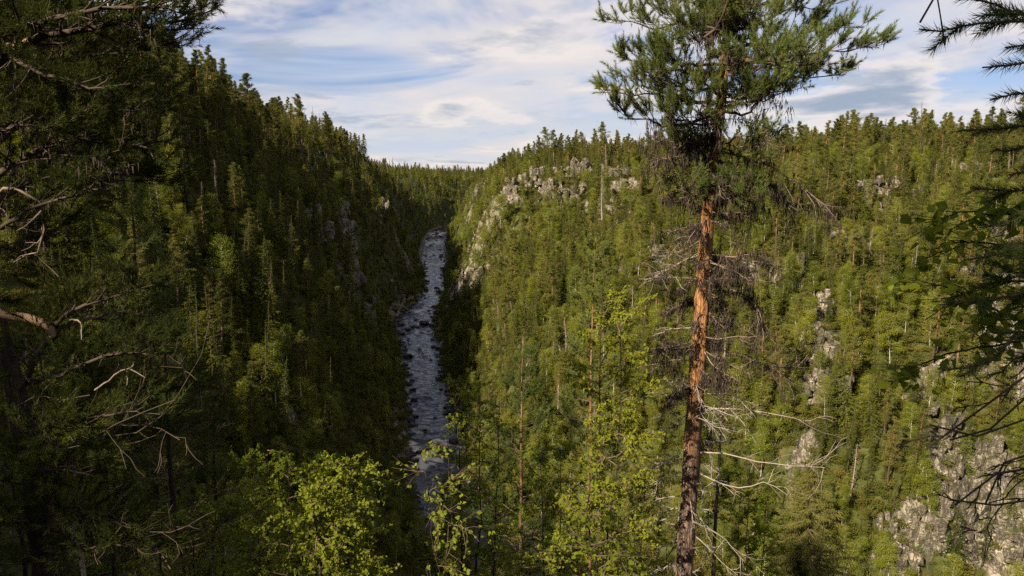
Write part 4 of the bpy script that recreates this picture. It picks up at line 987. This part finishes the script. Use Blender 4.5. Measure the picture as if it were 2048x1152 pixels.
# pale dead stick standing by the gnarled pine
sb = MB(); w_ = W3([(150, 1042, 5.0), (145, 1075, 5.0), (152, 1095, 5.0), (168, 1118, 5.0), (170, 1160, 5.0)]); gz = Vector((w_[-1].x, 5.0 * KS, float(H(w_[-1].x, 5.0 * KS)) - .1))
sb.tube(lerp_path([gz, *w_[::-1]], 24, rg, .004), np.linspace(.045, .018, 24), 7)
o = sb.build('dead_stick', 'dead_wood', smooth=True); tag(o, 'pale crooked dead stick beside the gnarled pine trunk', 'stick')

# ---- boughs of a pine that stands just outside the picture
rg = np.random.default_rng(902)
bx_, by_ = 3.3, 2.9; base2 = Vector((bx_, by_, float(H(bx_, by_)) - .2))
root2 = tag(empty('overhanging_pine', base2), 'pine whose long-needled twigs hang in at the picture edge', 'tree')
b = MB(); path2 = lerp_path([base2, base2 + Vector((.05, 0, 2.5)), base2 + Vector((-.05, 0, 5)), base2 + Vector((0, 0, 7.5))], 20, rg, .01); b.tube(path2, np.linspace(.13, .03, 20), 12); shift(b, base2).build('trunk', 'dark_bark', root2, True)
for way, r0 in [([(2048, 50), (1985, 50), (1920, 62), (1838, 58)], .012), ([(2030, 45), (2010, 15), (1960, 8), (1895, -8)], .008), ([(2048, 120), (2030, 130), (1995, 128), (1965, 135)], .007), ([(2048, 190), (2020, 190), (1980, 200)], .008), ([(2060, 90), (2040, 90), (2010, 95)], .006),
                ([(2060, 250), (1990, 258), (1915, 262)], .010), ([(2060, 290), (2020, 300), (1990, 300)], .007), ([(2060, 385), (2000, 385), (1940, 375)], .010), ([(2060, 340), (2030, 345), (2020, 350)], .007), ([(2060, 480), (2000, 510), (1930, 520)], .009), ([(2060, 430), (2000, 450), (1960, 455)], .008),
                ([(2060, 590), (2000, 600), (1880, 610)], .009), ([(2060, 650), (1990, 720), (1900, 745), (1875, 738)], .010), ([(2060, 690), (2010, 740), (1975, 750)], .008), ([(2060, 545), (2010, 560), (1950, 575)], .008)]:
    y_ = 2.75 + rg.uniform(-.25, .3); wpts = [P(px, py, y_) for px, py in way]; st = Vector(trunk_at(path2, wpts[0].z + .1)); w_ = [st, *wpts]
    wd, sh = MB(), []; p_ = lerp_path(w_, 22, rg, .004); wd.tube(p_, np.linspace(r0 * 1.3, .003, 22), 5)
    cut = 9
    for i in range(cut, 21):
        sh.append((p_[i], p_[i + 1] - p_[i], .06))
    for k in range(8):
        i = rg.integers(cut - 2, 20); tw = grow(rg, p_[i], side_dir(rg, unit(p_[i + 1] - p_[i]), .8, .5, 0), rg.uniform(.07, .17), 4, .1); wd.tube(tw, [.003, .0025, .002, .0015], 3)
        for j in range(3): sh.append((tw[j], tw[j + 1] - tw[j], .05))
    o = shift(wd, base2).build('branch', 'branch_bark', root2, True); nb = MB(); needles(nb, sh, rg, 60, .05, .0034, 1.0); shift(nb, base2).build('needles', 'near_pine_needles', o, kind='stuff')
for way in [[(1835, -40), (1828, 0), (1840, 45)], [(1845, -40), (1870, 35), (1897, 72), (1890, 90)], [(2060, 760), (2000, 850), (1960, 900), (1900, 880)], [(2060, 820), (1985, 860), (1920, 870), (1860, 850)], [(2060, 880), (1990, 920), (1970, 1010)], [(2060, 1010), (1950, 1020), (1900, 1000)], [(2060, 720), (1960, 800), (1900, 850), (1850, 900)], [(2060, 950), (2000, 940), (1910, 1010)]]:
    w_ = [P(px, py, 2.8) for px, py in way]; w_ = [Vector(trunk_at(path2, w_[0].z + .15))] + w_ if way[0][1] >= 0 else w_
    if way[0][1] < 0: w_ = [Vector(trunk_at(path2, w_[0].z + .4))] + w_
    dead_branch(rg, None, None, .5, .006, base2, root2, 0, 8 if way[0][1] > 0 else 1, w_, mat='dark_twigs')

# ---- birches near the viewer
def leaves(b, pos, rg, size=.045):
    n = len(pos); d = unit(rg.normal(size=(n, 3)) * np.array([1, 1, .6]) + np.array([0, 0, -.5])); side = unit(np.cross(d, rg.normal(size=(n, 3)))); nn = np.cross(d, side)
    l = (size * rg.uniform(.6, 1.2, n))[:, None]; w = l * .40
    v = np.stack([pos, pos + d * l * .30 + side * w + nn * l * .08, pos + d * l * .62 + side * w * .72 + nn * l * .06, pos + d * l, pos + d * l * .62 - side * w * .72 + nn * l * .06, pos + d * l * .30 - side * w + nn * l * .08], 1)
    i = np.arange(n)[:, None] * 6
    q = np.concatenate([i + np.array([[0, 1, 2, 3]]), i + np.array([[0, 3, 4, 5]])]); b.add(v.reshape(-1, 3), quads=q, tint=np.repeat(np.clip(rg.normal(size=n) * .25 + .5, 0, 1), 6))
def near_birch(name, label, tops, Y, rad, seed, nb=34, ltw=7, size=.045, low=.25, basexy=None, r0=.035, group=None, bk='dark_bark', lmat='near_birch_leaves'):
    rg = np.random.default_rng(seed); tp_ = [P(px, py, Y + rg.uniform(-.3, .3)) for px, py in tops]
    bx, by = (sum(t.x for t in tp_) / len(tp_), Y) if basexy is None else basexy
    base = Vector((bx, by, float(H(bx, by)) - .1)); root = tag(empty(name, base), label, 'tree', group); lv = []; wd = MB(); st_ = MB()
    for t in tp_:
        path = lerp_path([base + Vector((rg.uniform(-.08, .08), 0, 0)), base.lerp(t, .4) + Vector((rg.uniform(-.15, .15), rg.uniform(-.15, .15), .2)), base.lerp(t, .75), t], 18, rg, .018); st_.tube(path, np.linspace(r0, .004, 18), 7)
        for k in range(nb):
            u = low + (1 - low) * (k + rg.random()) / nb; f = u * 17; j = min(int(f), 16); c = path[j] + (path[j + 1] - path[j]) * (f - j); a = rg.uniform(0, 6.28)
            L = rad * (.25 + .85 * math.sin(min(1, (1 - u) / (1 - low) + .12) * 2.1)) * rg.uniform(.5, 1.15)
            sp_ = grow(rg, c, (math.cos(a), math.sin(a), rg.uniform(.2, .9)), L, 6, .16, -.03); wd.tube(sp_, np.linspace(r0 * .35, .003, 6), 4)
            for m_ in range(int(5 + 7 * L)):
                f2 = rg.uniform(.8, 5); j2 = min(int(f2), 4); q = sp_[j2] + (sp_[j2 + 1] - sp_[j2]) * (f2 - j2)
                tw = grow(rg, q, side_dir(rg, unit(sp_[j2 + 1] - sp_[j2]), rg.uniform(.4, 1.1), .3, 0), rg.uniform(.12, .32), 4, .2, -.1); wd.tube(tw, [.003, .0025, .002, .0015], 3)
                uu = rg.uniform(0, 3, ltw); jj = np.minimum(uu.astype(int), 2); lv.append(tw[jj] + (tw[jj + 1] - tw[jj]) * (uu - jj)[:, None] + rg.normal(size=(ltw, 3)) * .012)
    shift(st_, base).build('trunk', bk, root, True); shift(wd, base).build('branches', 'branch_bark', root, True, kind='stuff')
    lb = MB(); leaves(lb, np.concatenate(lv), rg, size); shift(lb, base).build('crown', lmat, root, kind='stuff')
    return root
near_birch('young_birch', 'bright sunlit birch bush rising at the lower edge', [(660, 925), (705, 935), (620, 985)], 7.0, .55, 41, 44, 22, .038, lmat='sunlit_birch_leaves')
near_birch('young_birch', 'dimmer leafy birch behind the bright birch bush', [(500, 890), (575, 905), (535, 900)], 11, .68, 42, 36, 20, .040)
near_birch('young_birch', 'leafy birch with dark stem and yellow-green top in front of slender pine', [(1205, 600), (1240, 640)], 10, .9, 43, 66, 24, .040, low=.2, lmat='sunlit_birch_leaves')
near_birch('young_birch', 'dark-stemmed birch leaning towards the river bend', [(905, 760), (960, 775), (1000, 800)], 10.5, .8, 44, 42, 15, .038)
near_birch('young_birch', 'birch sapling with large bright leaves close to the viewer', [(1180, 945), (1225, 1000)], 4.6, .30, 45, 14, 5, .040, low=.3, r0=.012)
near_birch('young_birch', 'sunlit birch growing behind the foot of the tall pine', [(1500, 880), (1480, 930), (1540, 960)], 17, 1.0, 46, 46, 16, .052)
near_birch('young_birch', 'thin birch with sparse leaves crossing the rapid', [(895, 880), (850, 940)], 6.5, .30, 47, 12, 4, .045, low=.45, r0=.012, basexy=(-.55, 6.5))
near_birch('young_birch', 'low birch bush in the shade of the gnarled pine', [(300, 1040), (380, 1060), (430, 1020)], 7.5, .6, 48, 26, 12, .036)
near_birch('young_birch', 'birch scrub between the short pine and the slender pine', [(1080, 905), (1120, 880), (1150, 960)], 12, .8, 49, 34, 13, .042)
near_birch('young_birch', 'birch scrub beneath the bare lower branches of the tall pine', [(1290, 960), (1330, 900), (1270, 1010)], 13, .85, 50, 34, 13, .042)
near_birch('young_birch', 'low birch thicket beside the short pine trunk', [(980, 1060), (1060, 1080), (1120, 1060)], 9, .6, 52, 28, 12, .040)
# birch twigs from beyond the picture edge
rg = np.random.default_rng(55); bb = Vector((2.75, 3.2, float(H(2.75, 3.2)) - .1)); root3 = tag(empty('overhanging_birch', bb), 'birch whose broad dark leaves hang among the pine twigs', 'tree')
b = MB(); pth = lerp_path([bb, bb + Vector((.1, 0, 1.2)), bb + Vector((.0, .1, 2.4)), bb + Vector((.1, .1, 4.0))], 16, rg, .01); b.tube(pth, np.linspace(.04, .012, 16), 8); shift(b, bb).build('trunk', 'dark_bark', root3, True)
for way in [[(2060, 440), (1980, 425), (1900, 430), (1850, 445)], [(2060, 500), (1960, 480), (1880, 500), (1830, 530)], [(2060, 560), (1980, 560), (1900, 590), (1850, 640)], [(2060, 600), (2000, 630), (1960, 660)], [(2060, 640), (1960, 590), (1880, 560), (1820, 560)], [(2060, 680), (1960, 690), (1850, 720), (1800, 740)], [(2060, 420), (2000, 410), (1900, 460)]]:
    w_ = [P(px, py, 3.1 + rg.uniform(-.15, .2)) for px, py in way]; w_ = [Vector(trunk_at(pth, w_[0].z))] + w_; p_ = lerp_path(w_, 20, rg, .006); wd = MB(); wd.tube(p_, np.linspace(.008, .002, 20), 4); lv = []
    for k in range(26):
        i = rg.integers(6, 19); tw = grow(rg, p_[i], side_dir(rg, unit(p_[i] - p_[i - 1]), .9, .4, -.1), rg.uniform(.06, .2), 4, .2, -.08); wd.tube(tw, [.002, .0018, .0015, .001], 3); lv.append(tw[1:]); 
    o = shift(wd, bb).build('branch', 'dark_bark', root3, True); lb = MB(); lv = np.concatenate(lv); leaves(lb, lv + rg.normal(size=lv.shape) * .01, rg, .055); shift(lb, bb).build('leaves', 'near_birch_leaves', o, kind='stuff')

# ---- yellowish spruce top by the river bend
def near_spruce(label, toppx, Y, rad, seed, shown=4.5, nm='near_spruce', per=3):
    rg = np.random.default_rng(seed); tp_ = P(toppx[0], toppx[1], Y); base = Vector((tp_.x, Y, float(H(tp_.x, Y)) - .2)); hh = tp_.z - base.z; root = tag(empty(nm, base), label, 'tree')
    path = lerp_path([base, base.lerp(tp_, .5) + Vector((.04, .02, 0)), tp_], 14); b = MB(); b.tube(path, np.linspace(.11, .01, 14), 8); shift(b, base).build('trunk', 'spruce_bark', root, True)
    wd, nb = MB(), MB(); z = tp_.z - .05
    while z > base.z + .4:
        dn = tp_.z - z; L0 = rad * min(1, .12 + dn / 3.2)
        for k in range(7):
            a = rg.uniform(0, 6.28); L = L0 * rg.uniform(.6, 1.15); st = trunk_at(path, z); sp_ = grow(rg, st, (math.cos(a), math.sin(a), .15 - .35 * min(1, dn / 2)), L, 6, .08, .04); wd.tube(sp_, np.linspace(.012, .003, 6), 3)
            n = int(10 + 170 * L); f = rg.uniform(.6, 5, n); j = np.minimum(f.astype(int), 4); q = sp_[j] + (sp_[j + 1] - sp_[j]) * (f - j)[:, None]; tg = sp_[j + 1] - sp_[j]
            sd = unit(unit(tg) * .6 + unit(np.cross(tg, [0, 0, 1.])) * rg.choice((-1, 1), n)[:, None] * rg.uniform(.3, 1, n)[:, None] + np.array([0, 0, -.55]) + rg.normal(size=(n, 3)) * .25)
            tri_sprays(nb, q + sd * rg.uniform(0, .12, n)[:, None], sd, rg.uniform(.07, .16, n), .022, rg, np.clip(rg.normal(size=n) * .2 + .5, 0, 1))
        z -= rg.uniform(.10, .16)
    shift(wd, base).build('branches', 'dry_twigs', root, True, kind='stuff'); shift(nb, base).build('crown', 'pine_needles', root, kind='stuff')
near_spruce('yellowish spruce with dry grey twigs at the river bend', (905, 945), 11.5, .75, 61)
near_spruce('dark spruce top between the birch bushes and the river', (752, 1120), 16, .6, 62)
near_spruce('bushy olive spruce at the lower edge behind bare branches', (1625, 935), 24, 1.5, 63)
